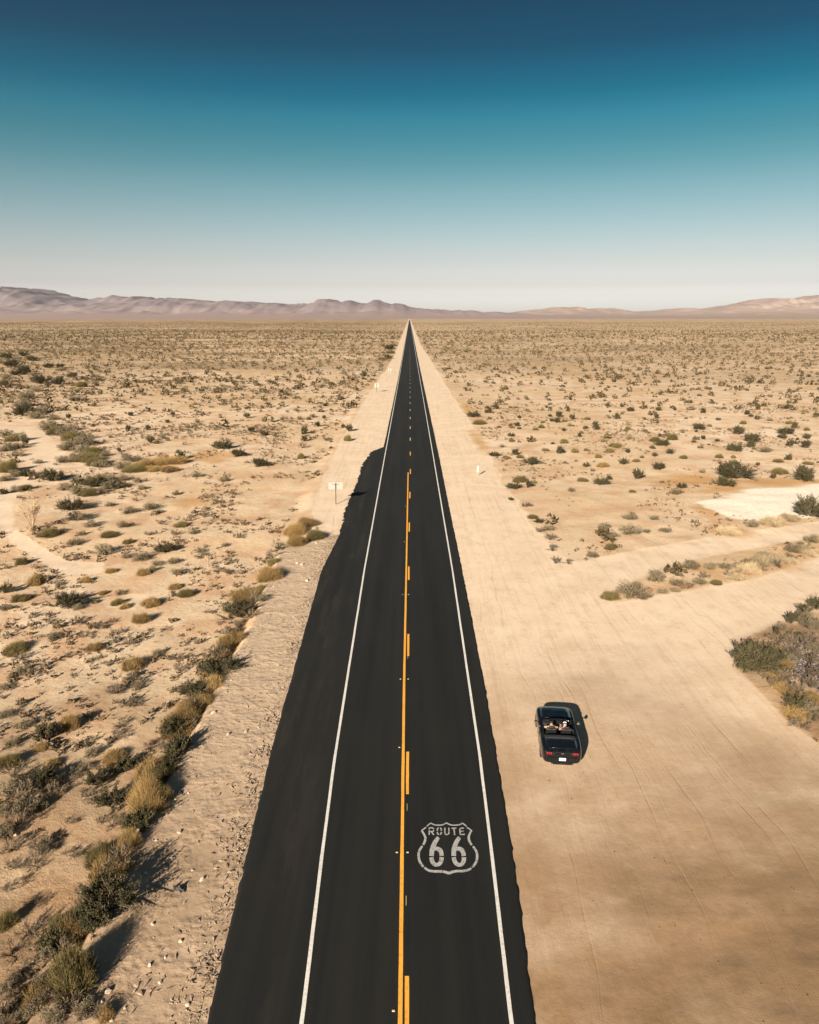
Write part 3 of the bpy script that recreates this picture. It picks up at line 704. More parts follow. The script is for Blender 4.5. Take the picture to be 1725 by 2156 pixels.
# left foreground
LF = 'bushes in the left foreground'
put(L3, [(SB, 430, 300, 110, 150, 'straw tuft with a long shadow high in the left foreground'), (CB, 265, 390, 170, 125, 'spiky dark green bush beside a white stone in the left foreground'), (SB, 245, 430, 90, 66, 'rusty tuft under the spiky bush beside the white stone'), (GS, 130, 300, 110, 76, 'grey straw tuft left of the spiky bush beside the white stone'),
         (SB, 715, 510, 150, 90, 'golden bush above the dark bushes in the left foreground'), (CB, 770, 590, 170, 100, 'dark bush under the golden one in the left foreground'), (CB, 610, 670, 150, 120, 'upper dark green bush left of the tall straw bush'), (CB, 680, 815, 190, 150, 'dark green bush touching the left side of the tall straw bush'),
         (GS, 570, 480, 110, 90, None), (GS, 540, 560, 110, 70, None), (CB, 225, 690, 210, 130, 'dark olive bush amid dead brush at the left'), (GS, 320, 680, 110, 80, None), (GS, 90, 690, 150, 90, None), (SB, 320, 540, 90, 76, None), (DS, 440, 1120, 110, 80, None), (DS, 580, 1115, 70, 60, None), (DS, 205, 1185, 160, 70, None), (DS, 165, 1415, 80, 60, None), (DS, 245, 1425, 60, 60, None),
         (OB, 30, 540, 140, 120, 'olive bush cut by the left edge with a long dark shadow'), (GS, 20, 1000, 150, 120, None), (DS, 240, 1090, 140, 110, None), (GS, 150, 850, 170, 150, None), (DS, 430, 905, 80, 50, None), (DS, 700, 930, 100, 60, None), (OB, 20, 1560, 120, 150, 'dark olive bush cut by the left edge low in the frame'), (DS, 325, 990, 60, 36, None), (DS, 20, 1330, 80, 50, None),
         (DS, 100, 2060, 170, 120, None), (GS, 60, 2130, 170, 130, None), (GS, 200, 2120, 150, 130, None), (DS, 260, 2060, 150, 120, None), (GS, 320, 2170, 170, 130, None), (DS, 430, 2140, 200, 120, None), (GS, 30, 1960, 130, 90, None), (DS, 540, 2160, 160, 110, None), (SB, 130, 2000, 110, 80, None), (DS, 640, 900, 90, 60, None), (DS, 820, 880, 120, 70, None), (DS, 560, 400, 90, 50, None), (DS, 720, 380, 120, 46, None), (DS, 940, 430, 90, 50, None), (DS, 1040, 440, 90, 50, None), (DS, 980, 400, 80, 40, None),
         (DS, 760, 290, 100, 60, None), (DS, 720, 75, 110, 60, None), (DS, 850, 60, 90, 50, None), (DS, 790, 150, 100, 50, None), (DS, 840, 160, 90, 40, None), (GS, 30, 50, 100, 60, None), (GS, 20, 230, 120, 60, None), (GS, 60, 410, 120, 80, None)],
    {CB: 'dark bush', SB: 'straw tuft amid the dead brush of the left foreground', OB: 'olive bush', GS: 'grey shrub in the dead brush of the left foreground', DS: 'twiggy dead shrub in the left foreground sand'}, LF)
C7 = lambda a, b: (a * .5, 575 + b * .5)
def put7(items, lab, grp):
    for kind, a, b, w, h in items: shrub_px(kind, C7(a, b), w * .5, h * .5, lab[kind], grp + ' ' + kind.replace('_', ' '), False)
put7([(GS, 105, 530, 70, 42), (GS, 88, 565, 80, 46), (CB, 95, 605, 80, 50), (GS, 140, 615, 80, 46), (GS, 165, 590, 70, 36), (GS, 195, 650, 80, 44), (OB, 235, 678, 80, 44), (GS, 215, 620, 60, 30), (GS, 300, 700, 90, 40), (GS, 335, 725, 90, 40), (GS, 275, 750, 80, 44), (OB, 375, 765, 80, 36), (GS, 350, 700, 70, 30), (GS, 290, 665, 70, 30), (GS, 330, 790, 90, 44), (OB, 400, 810, 90, 40), (GS, 260, 800, 70, 40)],
    {GS: 'grey shrub on the right bank of the pale wash at the far left', CB: 'dark bush on the right bank of the pale wash at the far left', OB: 'olive shrub on the right bank of the pale wash at the far left'}, 'bank of the wash')
put7([(CB, 98, 428, 55, 40), (CB, 165, 468, 70, 38), (CB, 242, 470, 50, 34), (CB, 45, 395, 60, 30), (OB, 340, 480, 40, 34), (GS, 20, 445, 50, 24), (CB, 60, 430, 40, 22), (GS, 150, 500, 60, 24), (CB, 300, 440, 40, 22), (GS, 400, 440, 40, 20), (CB, 200, 400, 40, 20), (CB, 130, 370, 40, 20), (GS, 260, 410, 40, 20), (CB, 20, 360, 50, 22), (CB, 90, 350, 40, 20), (GS, 310, 540, 60, 30), (CB, 250, 400, 30, 20), (CB, 15, 475, 40, 24)],
    {GS: 'grey shrub in the dark scatter beyond the wash at the far left', CB: 'dark bush in the dark scatter beyond the wash at the far left', OB: 'olive shrub in the dark scatter beyond the wash at the far left'}, 'scatter beyond the wash')
put(L3, [(DS, 60, 620, 160, 110), (GS, 30, 720, 150, 110), (DS, 140, 760, 180, 130), (GS, 230, 820, 120, 90), (DS, 320, 740, 130, 90), (GS, 20, 860, 130, 110), (DS, 90, 930, 160, 120), (GS, 270, 620, 120, 80), (DS, 60, 1090, 130, 100), (GS, 280, 1050, 120, 90), (DS, 400, 640, 110, 70), (GS, 470, 590, 90, 70), (DS, 540, 740, 110, 80), (DS, 60, 1200, 110, 60), (DS, 130, 1290, 90, 60), (DS, 60, 1750, 150, 110), (DS, 180, 1620, 140, 110), (GS, 280, 1760, 110, 90), (DS, 120, 1870, 150, 110), (GS, 240, 1950, 140, 110), (DS, 330, 2060, 160, 120), (GS, 120, 2160, 160, 130), (DS, 420, 2080, 140, 100), (GS, 520, 2110, 150, 110), (DS, 20, 2030, 150, 110), (GS, 330, 1620, 100, 80)],
    {GS: 'grey shrub in the dead brush of the left foreground', DS: 'twiggy dead shrub in the left foreground sand'}, LF)
# right side
RP = 'bushes at the right'
put(R6, [(CB, 1210, 335, 200, 95, 'wide dark green bush above the left end of the white patch'), (CB, 1140, 380, 115, 50, 'low dark green bush at the foot of the wide one above the white patch'), (CB, 1655, 350, 120, 96, 'round dark green bush above the right end of the white patch'), (CB, 1680, 575, 150, 130, 'tall dark green bush on the right edge of the white patch'),
         (CB, 1320, 98, 105, 56), (CB, 1530, 52, 90, 46), (CB, 720, 275, 70, 52), (CB, 360, 372, 85, 50), (OB, 235, 348, 70, 38), (SB, 360, 256, 70, 44), (CB, 1205, 160, 90, 54), (CB, 1220, 50, 60, 56), (CB, 975, 20, 80, 30), (OB, 445, 132, 70, 42), (OB, 115, 108, 45, 46), (OB, 690, 96, 60, 46), (OB, 800, 84, 60, 52), (CB, 745, 124, 80, 36), (CB, 790, 174, 56, 34), (GS, 365, 98, 46, 32),
         (OB, 95, 158, 46, 30), (CB, 255, 258, 40, 32), (OB, 570, 222, 46, 30), (GS, 985, 138, 50, 26), (GS, 1390, 165, 90, 46), (OB, 1490, 300, 90, 56), (OB, 1670, 240, 60, 34), (OB, 1470, 225, 60, 32), (GS, 160, 412, 60, 34), (GS, 545, 592, 115, 52), (GS, 540, 690, 160, 84), (GS, 440, 700, 80, 40), (GS, 640, 672, 60, 34), (GS, 370, 650, 100, 50),
         (GS, 830, 430, 90, 34), (GS, 760, 670, 80, 40), (GS, 1310, 640, 90, 70), (GC, 1440, 630, 140, 56), (GC, 1560, 600, 110, 56), (GS, 300, 830, 80, 50), (OB, 410, 775, 90, 50), (GS, 1660, 110, 60, 30), (GS, 690, 590, 70, 30), (GC, 1180, 690, 130, 60), (DS, 60, 870, 60, 60), (DS, 45, 790, 60, 50), (DS, 30, 720, 70, 50), (GS, 20, 660, 90, 50), (DS, 150, 870, 60, 30)],
    {CB: 'small dark green bush on the pale plain right of the road', OB: 'small olive bush on the pale plain right of the road', SB: 'straw coloured shrub low on the pale plain right of the road', GC: 'pale grass clump on the plain beside the upper dirt track', GS: 'low grey shrub on the pale plain right of the road', DS: 'dead twiggy shrub on the edge of the right hand clearing'}, RP)
put(R6, [(OB, 405, 1092, 110, 70, 'olive bush at the pointed tip of the strip between the dirt tracks'), (GS, 560, 1085, 200, 125, 'widest grey bush in the strip between the dirt tracks'), (GS, 505, 1060, 110, 66, 'grey bush next to the olive one at the tip of the strip'), (GS, 705, 985, 135, 95, 'pale round bush on the upper side of the strip between the tracks'), (GS, 930, 905, 125, 62, 'second pale bush along the upper side of the strip'),
         (GS, 1048, 908, 95, 62, 'third pale bush along the upper side of the strip'), (GS, 835, 1010, 100, 60), (GS, 980, 1000, 90, 46), (OB, 1080, 1000, 70, 46), (GS, 820, 1050, 70, 40), (GS, 740, 1060, 80, 40), (GS, 650, 1085, 70, 36), (GC, 1200, 970, 120, 60), (GC, 1300, 930, 130, 90), (GS, 1230, 900, 100, 60), (GC, 1400, 880, 140, 80), (GC, 1480, 850, 130, 70), (GS, 1580, 800, 120, 70), (GC, 1640, 800, 120, 60), (GS, 1700, 740, 110, 70), (GC, 1560, 870, 110, 40), (GS, 1380, 830, 100, 50), (GC, 1690, 820, 100, 50), (GS, 1140, 900, 90, 46), (DS, 1180, 960, 90, 50), (DS, 1350, 920, 90, 50), (DS, 900, 1030, 90, 40), (DS, 1000, 960, 80, 40), (DS, 1460, 890, 90, 46), (DS, 600, 1095, 90, 40), (DS, 1550, 850, 90, 44), (GS, 1290, 870, 80, 44), (DS, 1650, 770, 90, 44)],
    {GS: 'low grey shrub in the strip between the two dirt tracks', GC: 'pale golden grass clump in the strip between the two dirt tracks', OB: 'small olive shrub within the strip between the two dirt tracks', DS: 'dead twiggy shrub in the strip between the two dirt tracks'}, 'shrubs between the dirt tracks')
put(R6, [(CB, 1340, 1570, 250, 190, 'big dense dark green bush at the left tip of the scrub by the rubble'), (CB, 1400, 1560, 170, 160, 'dark green bush joined to the right of the big dense one'), (CB, 1490, 1505, 90, 90, 'smaller olive dark bush between the big dense one and the rubble'), (CB, 1455, 1320, 44, 66, 'thin dark sprig standing above the big dense bush'), (GS, 1500, 1290, 60, 60), (CB, 1555, 1250, 70, 80, 'dark sprig with pale stems left of the grey clump by the rubble'), (GS, 1610, 1240, 100, 90),
         (GS, 1660, 1280, 120, 150, 'tall grey clump above the rubble at the right edge'), (CB, 1640, 1180, 90, 60, 'dark crest of the grey clump above the rubble'), (CB, 1715, 1160, 80, 90, 'dark green bush cut by the right edge above the rubble'), (GS, 1720, 1290, 80, 110), (DS, 1480, 1370, 120, 44), (CB, 1605, 1330, 50, 34), (GS, 1550, 1350, 90, 50), (SB, 1540, 1530, 90, 70), (SB, 1480, 1590, 110, 60), (DS, 1430, 1650, 50, 70), (DS, 1480, 1630, 60, 60), (SB, 1500, 1680, 110, 80), (DS, 1390, 1590, 60, 40), (SB, 1560, 1700, 110, 90),
         (CB, 1590, 1800, 130, 100, 'low dark bush under the rubble at the right edge'), (GS, 1650, 1780, 120, 90), (SB, 1610, 1850, 150, 80), (DS, 1700, 1870, 90, 60), (DS, 1620, 1920, 120, 50), (SB, 1690, 1740, 100, 70), (DS, 1560, 1450, 120, 90), (DS, 1620, 1400, 130, 90), (DS, 1690, 1380, 110, 90), (DS, 1540, 1620, 120, 80), (DS, 1600, 1700, 140, 90), (DS, 1680, 1660, 120, 90), (GS, 1570, 1480, 90, 60), (DS, 1660, 1500, 130, 80), (GS, 1710, 1430, 110, 80), (DS, 1720, 1600, 120, 90), (SB, 1500, 1420, 80, 50), (SB, 1440, 1600, 70, 40), (DS, 1560, 1760, 110, 60), (GS, 1700, 1820, 130, 90)],
    {GS: 'grey shrub in the scrub around the rubble pile', SB: 'straw tuft in the scrub around the rubble pile', DS: 'dead twiggy shrub in the scrub around the rubble pile', CB: 'tiny dark shrub in the scrub around the rubble pile'}, 'scrub around the rubble pile')

# ------------------------------------------------------------------ scattered plain
PL = np.array([(a, b) for a, b, c in PLACED]); PRAD = np.array([c for a, b, c in PLACED])
def blocked(x, y, pad=.4, trackpad=True):
    b = (x > X_shoulder(y) - .8) & (x < 0) & (y < 76)
    b |= (x < 0) & (x > X_lshoulder(y) - 1.2 + 1.5 * (vnoise(y / 6, y * 0, 71) - .5)) & (y >= 76)
    b |= (x >= 0) & (x < np.maximum(X_rshoulder(y), 0) + .9 + 2 * (vnoise(y / 5, y * 0, 73) - .5)) & (y > 56)
    b |= (x >= 0) & (y <= 60) & (x < 14)
    for pl in (POLY_TURNOUT, POLY_WASH, POLY_WHITE): b |= in_poly(x, y, pl)
    return b
def sample(y0, y1, per_m2, side, wide=.66, seed=0):
    """random points, even per square metre, in a wedge in front of the camera"""
    rng = np.random.default_rng(seed)
    area = wide * (y1 ** 2 - y0 ** 2) / 2
    n = int(area * per_m2)
    y = np.sqrt(rng.uniform(y0 ** 2, y1 ** 2, n)); x = side * rng.uniform(0, 1, n) * wide * y
    k = ~blocked(x, y); return x[k], y[k]
def filler(y0, y1, dens, side, seed, weights, labels, grp, limit):
    x, y = sample(y0, y1, dens, side, .575, seed)
    n = 0
    for a, b in zip(x, y):
        if n >= limit: break
        if np.min(np.hypot(PL[:, 0] - a, PL[:, 1] - b) - PRAD) < .7: continue
        kind = random.choices(list(weights), list(weights.values()))[0]
        w = random.uniform(.65, 1.7) * (1.15 if kind == CB else 1); h = w * random.uniform(.5, .85)
        shrub(kind, Vector((a, b, float(gz(a, b)))), w, h, labels[kind], grp + ' ' + kind.replace('_', ' '), parts=False); n += 1
    return n
FR = {CB: 'small dark bush on the far plain right of the road', OB: 'small olive shrub on the far plain right of the road', GS: 'small grey shrub on the far plain right of the road'}
FLL = {CB: 'small dark bush on the far plain left of the road', OB: 'small olive shrub on the far plain left of the road', GS: 'small grey shrub on the far plain left of the road', DS: 'small dead shrub on the far plain left of the road'}
filler(92, 185, 1 / 36, 1, 5, {CB: 6, OB: 4, GS: 2}, FR, 'shrubs over the right plain', 260)
filler(112, 172, 1 / 45, -1, 6, {CB: 3, OB: 3, GS: 4, DS: 3}, FLL, 'shrubs over the left plain', 150)
# verge line of bushes farther along the left strip
for k, (a, b, w, h) in enumerate([(735, 320, 50, 22), (725, 380, 45, 22), (745, 345, 40, 20), (760, 300, 40, 18), (690, 385, 40, 20), (575, 490, 40, 22), (470, 900, 40, 60), (480, 840, 40, 40)]):
    shrub_px(random.choice([CB, OB]), C5(a, b), w / 2.6, h / 2.6, 'dark shrub in the row beside the graded strip left of the road', 'row beside the left graded strip', False)
for a, b, w, h in [(1310, 795, 80, 34), (1270, 750, 70, 34), (1400, 1000, 60, 34), (1480, 1010, 50, 26), (1520, 1205, 80, 40), (1560, 1160, 90, 50), (1600, 1320, 60, 40), (1640, 1390, 60, 40), (1680, 1420, 60, 34), (1640, 1050, 90, 40), (1500, 1275, 40, 20), (1450, 940, 50, 24), (1690, 1480, 60, 40)]:
    shrub_px(random.choice([CB, OB, DS]), C5(a, b), w / 3, h / 3, 'shrub along the outer edge of the graded strip right of the road', 'row beside the right graded strip', False)

def low_scrub(x, y, w, h, rng, nleaf, mat, name):
    """one mesh of many tiny leafy clumps"""
    n = len(x); z = gz(x, y)
    k = np.repeat(np.arange(n), nleaf); m = len(k)
    az = rng.uniform(0, 2 * math.pi, m); rr = np.sqrt(rng.uniform(0, 1, m))
    c = np.stack([x[k] + np.cos(az) * rr * w[k] * .42, y[k] + np.sin(az) * rr * w[k] * .42, z[k] + h[k] * (1.0 - .6 * rr ** 2) * rng.uniform(.1, 1, m)], 1)
    v, f = quads(c, w[k] * rng.uniform(.14, .30, m) * (1.25 if nleaf < 10 else .8), rng)
    return np_mesh(name, v, f, mat)
rng = np.random.default_rng(77)
bands = [(60, 172, 1 / 300, 26), (176, 330, 1 / 30, 20), (330, 620, 1 / 30, 10), (620, 1200, 1 / 55, 5), (1200, 3000, 1 / 220, 3)]
xs = []
for i, (a, b, dns, nl) in enumerate(bands):
    X = []; Y = []
    for side, f in ((1, 1.0), (-1, 1.35)):
        x, y = sample(a, b, dns * f, side, .72, 200 + i * 2 + side); X.append(x); Y.append(y)
    x = np.concatenate(X); y = np.concatenate(Y)
    cl = fbm(x / 60, y / 60, 81, 3); keep = rng.uniform(0, 1, len(x)) < sstep(.10, .44, cl + .12 * sstep(0, -1, x / np.maximum(y, 1)))
    x, y = x[keep], y[keep]
    w = (.55 + 1.9 * rng.uniform(0, 1, len(x)) ** 1.8) * (1 + .15 * i); h = w * rng.uniform(.45, .85, len(x))
    xs.append(low_scrub(x, y, w, h, rng, nl, M_SCRUB, 'desert_scrub'))
def join_meshes(name, ms, mat):
    V = []; Fs = []; n = 0
    for m in ms:
        v = np.zeros(len(m.vertices) * 3, np.float32); m.vertices.foreach_get('co', v); V.append(v.reshape(-1, 3))
        f = np.zeros(len(m.loops), np.int32); m.loops.foreach_get('vertex_index', f); Fs.append(f.reshape(-1, 4) + n); n += len(m.vertices)
        bpy.data.meshes.remove(m)
    return np_mesh(name, np.concatenate(V), np.concatenate(Fs), mat)
o = link(bpy.data.objects.new('desert_scrub', join_meshes('desert_scrub', xs, M_SCRUB))); tag(o, 'countless dark shrubs covering the desert plain to the horizon', 'scrub', kind='stuff')

# dry tufts and litter on the flats
def tufts(poly_list, n, seed, wlo, whi, clump=8):
    rng = np.random.default_rng(seed); X = []; Y = []
    for pl, frac in poly_list:
        pts = np.array(pl); lo, hi = pts.min(0), pts.max(0)
        x = rng.uniform(lo[0], hi[0], n * 5); y = rng.uniform(lo[1], hi[1], n * 5)
        k = in_poly(x, y, pl) & ~blocked(x, y) & (rng.uniform(0, 1, n * 5) < frac * sstep(.42, .66, fbm(x / clump, y / clump, seed, 3)))
        X.append(x[k][:n]); Y.append(y[k][:n])
    x = np.concatenate(X); y = np.concatenate(Y)
    w = wlo + (whi - wlo) * rng.uniform(0, 1, len(x)) ** 2.2
    return x, y, w
LEFTP = plan([(-250, 930), (620, 880), (700, 960), (590, 1150), (470, 1420), (200, 1950), (60, 2300), (-300, 2300)])
x, y, w = tufts([(LEFTP, .95)], 6000, 301, .12, .75, 6)
t1 = low_scrub(x, y, w, w * rng.uniform(.45, .9, len(x)), rng, 18, M_TUFT, 'dry_tufts')
RIGHTP = plan([(960, 850), (1725, 850), (1950, 1000), (1950, 1100), (1500, 1130), (1180, 1190), (1050, 1000)])
x, y, w = tufts([(RIGHTP, .95)], 4200, 302, .14, .75, 8)
t2 = low_scrub(x, y, w, w * rng.uniform(.35, .7, len(x)), rng, 12, M_TUFT, 'dry_tufts')
LP2 = plan([(-200, 800), (760, 790), (700, 960), (620, 900), (-250, 940)])
x, y, w = tufts([(LP2, .95)], 6500, 303, .16, .95, 10)
t3 = low_scrub(x, y, w, w * rng.uniform(.3, .6, len(x)), rng, 9, M_TUFT, 'dry_tufts')
x, y, w = tufts([(POLY_ISLAND, 1), (POLY_RIGHT, 1)], 700, 304, .12, .6, 3)
t4 = low_scrub(x, y, w, w * rng.uniform(.5, .9, len(x)), rng, 14, M_TUFT, 'dry_tufts')
o = link(bpy.data.objects.new('dry_tufts', join_meshes('dry_tufts', [t1, t2, t3, t4], M_TUFT))); tag(o, 'tiny dry brown tufts and plant litter strewn over the sandy flats', 'ground cover', kind='stuff')

# ------------------------------------------------------------------ stones, gravel and rubble
M_ROCK = plain('pale_rock', (.52, .42, .31), .9, spec=.1, scale=3, col2=(.36, .28, .20))
M_DROCK = plain('rubble_rock', (.20, .165, .14), .9, spec=.2, scale=5, col2=(.12, .10, .09))
def rock_mesh(seed, name='stone', mat=None):
    bm = bmesh.new(); bmesh.ops.create_icosphere(bm, subdivisions=2, radius=1)
    rg = random.Random(seed); dirs = [(Vector((rg.gauss(0, 1), rg.gauss(0, 1), rg.gauss(0, 1))).normalized(), rg.uniform(.5, .85)) for _ in range(9)]
    for v in bm.verts:
        for d, k in dirs:
            t = v.co.dot(d)
            if t > k: v.co -= d * (t - k)
        v.co *= 1 + rg.uniform(-.04, .04)
    me = bpy.data.meshes.new(name); bm.to_mesh(me); bm.free(); me.materials.append(mat or M_ROCK); return me
ROCKS = [rock_mesh(s) for s in range(8)]
def stone(px, w, label, group, hk=.7):
    p = P(*px); d = depth(p); r = w * d / F / 2 * .62 * random.uniform(.7, 1.25)
    o = link(bpy.data.objects.new('stone', random.choice(ROCKS))); o.location = (p.x, p.y + r * .3, p.z + r * hk * .1)
    o.scale = (r, r * random.uniform(.7, 1.1), r * hk); o.rotation_euler = (random.uniform(-.3, .3), random.uniform(-.3, .3), random.uniform(0, 6.28))
    tag(o, label, 'stone', group)
SG = 'pale stones on the left shoulder'
ns = 'pale stone lying on the bare dirt of the left shoulder'
for a, b, w, lab in [(820, 1480, 44, 'white stone alone between the big dark bush and the road'), (965, 1530, 60, 'flat white slab alone on the smooth left shoulder'), (1040, 1175, 70, 'larger of two pale stones in the middle of the left shoulder'), (1215, 1190, 50, None), (965, 1110, 44, None), (1080, 1115, 44, None), (1275, 1250, 56, 'white stone with a black crescent shadow near the asphalt'),
                     (1140, 1640, 56, None), (1045, 1740, 44, 'upright white stone low on the left shoulder'), (945, 1790, 70, 'long white slab beside the upright white stone'), (680, 1960, 80, 'large pale slab by the big olive bush'), (570, 2010, 80, 'white stone by the shadow of the big olive bush'), (645, 2020, 60, None), (790, 2060, 50, None), (705, 2140, 60, None), (970, 1612, 34, None), (920, 1210, 46, None),
                     (1130, 950, 60, 'pale broken stone beside a dark scrap on the left shoulder'), (1055, 690, 50, 'grey stone at the edge of the shoulder by the tall straw bush'), (1110, 740, 40, None), (1440, 330, 50, None), (1550, 315, 40, None), (1345, 195, 50, None), (1225, 270, 34, None), (400, 300, 56, 'white stone beside the spiky dark bush in the left foreground'), (100, 965, 60, None), (800, 1890 - 990, 40, None), (1190, 700, 30, None), (1180, 390, 36, None), (985, 1000, 40, None), (1010, 1900, 46, None), (1185, 2040, 46, None), (1015, 1275, 40, None)]:
    stone(L3(a, b), w / 3, lab or ns, SG, .75)
E8 = lambda a, b: (395.3 + a * .21876, 1078.1 + b * .21876)
for a, b, w, lab in [(1150, 665, 90, 'white slab near the asphalt halfway up the left shoulder'), (1050, 495, 60, 'tan stone above the white slab on the left shoulder'), (1100, 510, 60, None), (1220, 170, 130, 'big white rock behind the olive bush at the end of the shoulder'), (1240, 300, 60, 'white stone on the rounded end of the left shoulder'), (830, 720, 50, None), (550, 1490, 60, None), (420, 1620, 60, None), (1170, 225, 70, None)]:
    stone(E8(a, b), w * .21876, lab or ns, SG, .6)
stone(R6(470, 1075), 13, 'white stone beside the olive bush at the tip of the strip', None, .5)
# dark scraps of rubber or burnt wood on the shoulder
M_SCRAP = plain('dark_scrap', (.05, .045, .04), .8, var=.4)
for a, b, w, lab in [(1130, 1310, 90, 'dark twisted scrap on the left shoulder left of the asphalt'), (1135, 700, 44, 'dark lump on the shoulder edge by the tall straw bush')]:
    p = P(*L3(a, b)); d = depth(p); s = w / 3 * d / F
    mb = MB(); rg = random.Random(int(a))
    for k in range(5):
        q = [Vector((rg.uniform(-.5, .5), rg.uniform(-.3, .3), .02)) for _ in range(2)]
        mb.tube([q[0] * s, (q[0] + q[1]) * .5 * s + Vector((0, 0, s * rg.uniform(.1, .3))), q[1] * s], [s * .05, s * .08, s * .04], 6)
    o = mb.build('debris', M_SCRAP); o.location = p; tag(o, lab, 'debris')

def pebble_stuff(name, x, y, r, mat, label, cat_, rng):
    n = len(x); z = gz(x, y)
    base = np.array([[1, 0, 0], [-.5, .85, 0], [-.5, -.85, 0], [.1, .1, 1.0], [-.2, 0, -.6]], float)
    v = base[None] * r[:, None, None] * rng.uniform(.55, 1.3, (n, 5, 1)); a = rng.uniform(0, 6.28, n); c, s = np.cos(a), np.sin(a)
    vx = v[:, :, 0] * c[:, None] - v[:, :, 1] * s[:, None]; vy = v[:, :, 0] * s[:, None] + v[:, :, 1] * c[:, None]
    V = np.stack([vx + x[:, None], vy + y[:, None], v[:, :, 2] * .8 + (z + r * .25)[:, None]], 2).reshape(-1, 3)
    f = np.array([[0, 1, 3], [1, 2, 3], [2, 0, 3], [1, 0, 4], [2, 1, 4], [0, 2, 4]])
    Fc = (f[None] + (np.arange(n) * 5)[:, None, None]).reshape(-1, 3)
    o = link(bpy.data.objects.new(name, np_mesh(name, V, Fc, mat))); tag(o, label, cat_, kind='stuff'); return o
rng = np.random.default_rng(5)
y = 17 + 60 * rng.uniform(0, 1, 5200) ** 1.3; e = np.abs(rng.normal(0, .45, 5200)); e = np.where(rng.uniform(0, 1, 5200) < .2, rng.uniform(0, 4.5, 5200), e)
x = XL_asphalt(y) - .08 - e
M_GRAV = leaf_mat('gravel', (.42, .32, .22), (.24, .18, .125), (.55, .45, .33), 3.0)
k = rng.uniform(0, 1, len(x)) < .35 + .65 * sstep(.4, .6, fbm(x / 1.2, y / 1.2, 61, 2))
pebble_stuff('gravel', x[k], y[k], (.012 + .04 * rng.uniform(0, 1, len(x)) ** 4)[k], M_GRAV, 'loose gravel and clods along the left asphalt edge', 'gravel', rng)
y = 17 + 75 * rng.uniform(0, 1, 5000) ** 1.2; x = rng.uniform(4.9, 26, 5000); k = in_poly(x, y, POLY_TURNOUT) & (vnoise(x / 4, y / 4, 66) > .4)
pebble_stuff('pebbles', x[k], y[k], (.012 + .032 * rng.uniform(0, 1, 5000) ** 6)[k], leaf_mat('dark_pebble', (.16, .115, .075), (.08, .06, .04), (.32, .23, .15), 2.0), 'small dark pebbles strewn over the bare clearing on the right', 'pebbles', rng)
n = 3800; y = 17 + 56 * rng.uniform(0, 1, n) ** 1.3; e = np.abs(rng.normal(0, .5, n)); e = np.where(rng.uniform(0, 1, n) < .22, rng.uniform(0, 4.6, n), e); x = XL_asphalt(y) - .1 - e
k = rng.uniform(0, 1, n) < .15 + .85 * sstep(.42, .6, fbm(x / 1.6, y / 1.6, 63, 2)); x, y = x[k], y[k]; n = len(x)
a = rng.uniform(0, 6.28, n); L = rng.uniform(.06, .34, n); b0 = np.stack([x, y, gz(x, y) + .01], 1); t0 = b0 + np.stack([np.cos(a) * L, np.sin(a) * L, rng.uniform(.01, .10, n)], 1)
t0[:, 0] = np.minimum(t0[:, 0], XL_asphalt(y) - .02)
v, f = blades(b0, t0, rng.uniform(.015, .04, n), rng)
o = link(bpy.data.objects.new('twig_litter', np_mesh('twig_litter', v, f, leaf_mat('litter', (.20, .145, .10), (.11, .08, .055), (.34, .26, .18), 2.0)))); tag(o, 'dry twigs and torn litter along the left asphalt edge', 'litter', kind='stuff')
# rubble heap at the right edge
n = 2600; t = rng.uniform(0, 6.28, n); r = np.sqrt(rng.uniform(0, 1, n))
pc = P(*R6(1690, 1560)); x = pc.x + 1.4 + np.cos(t) * r * 3.2; y = pc.y + np.sin(t) * r * 4.6 + 1.0
o = pebble_stuff('rubble_pile', x, y, .06 + .15 * rng.uniform(0, 1, n) ** 2, leaf_mat('rubble', (.125, .098, .08), (.07, .056, .048), (.25, .205, .175), 1.2), 'heap of grey brown broken rubble amid scrub at the right edge', 'rubble', rng)
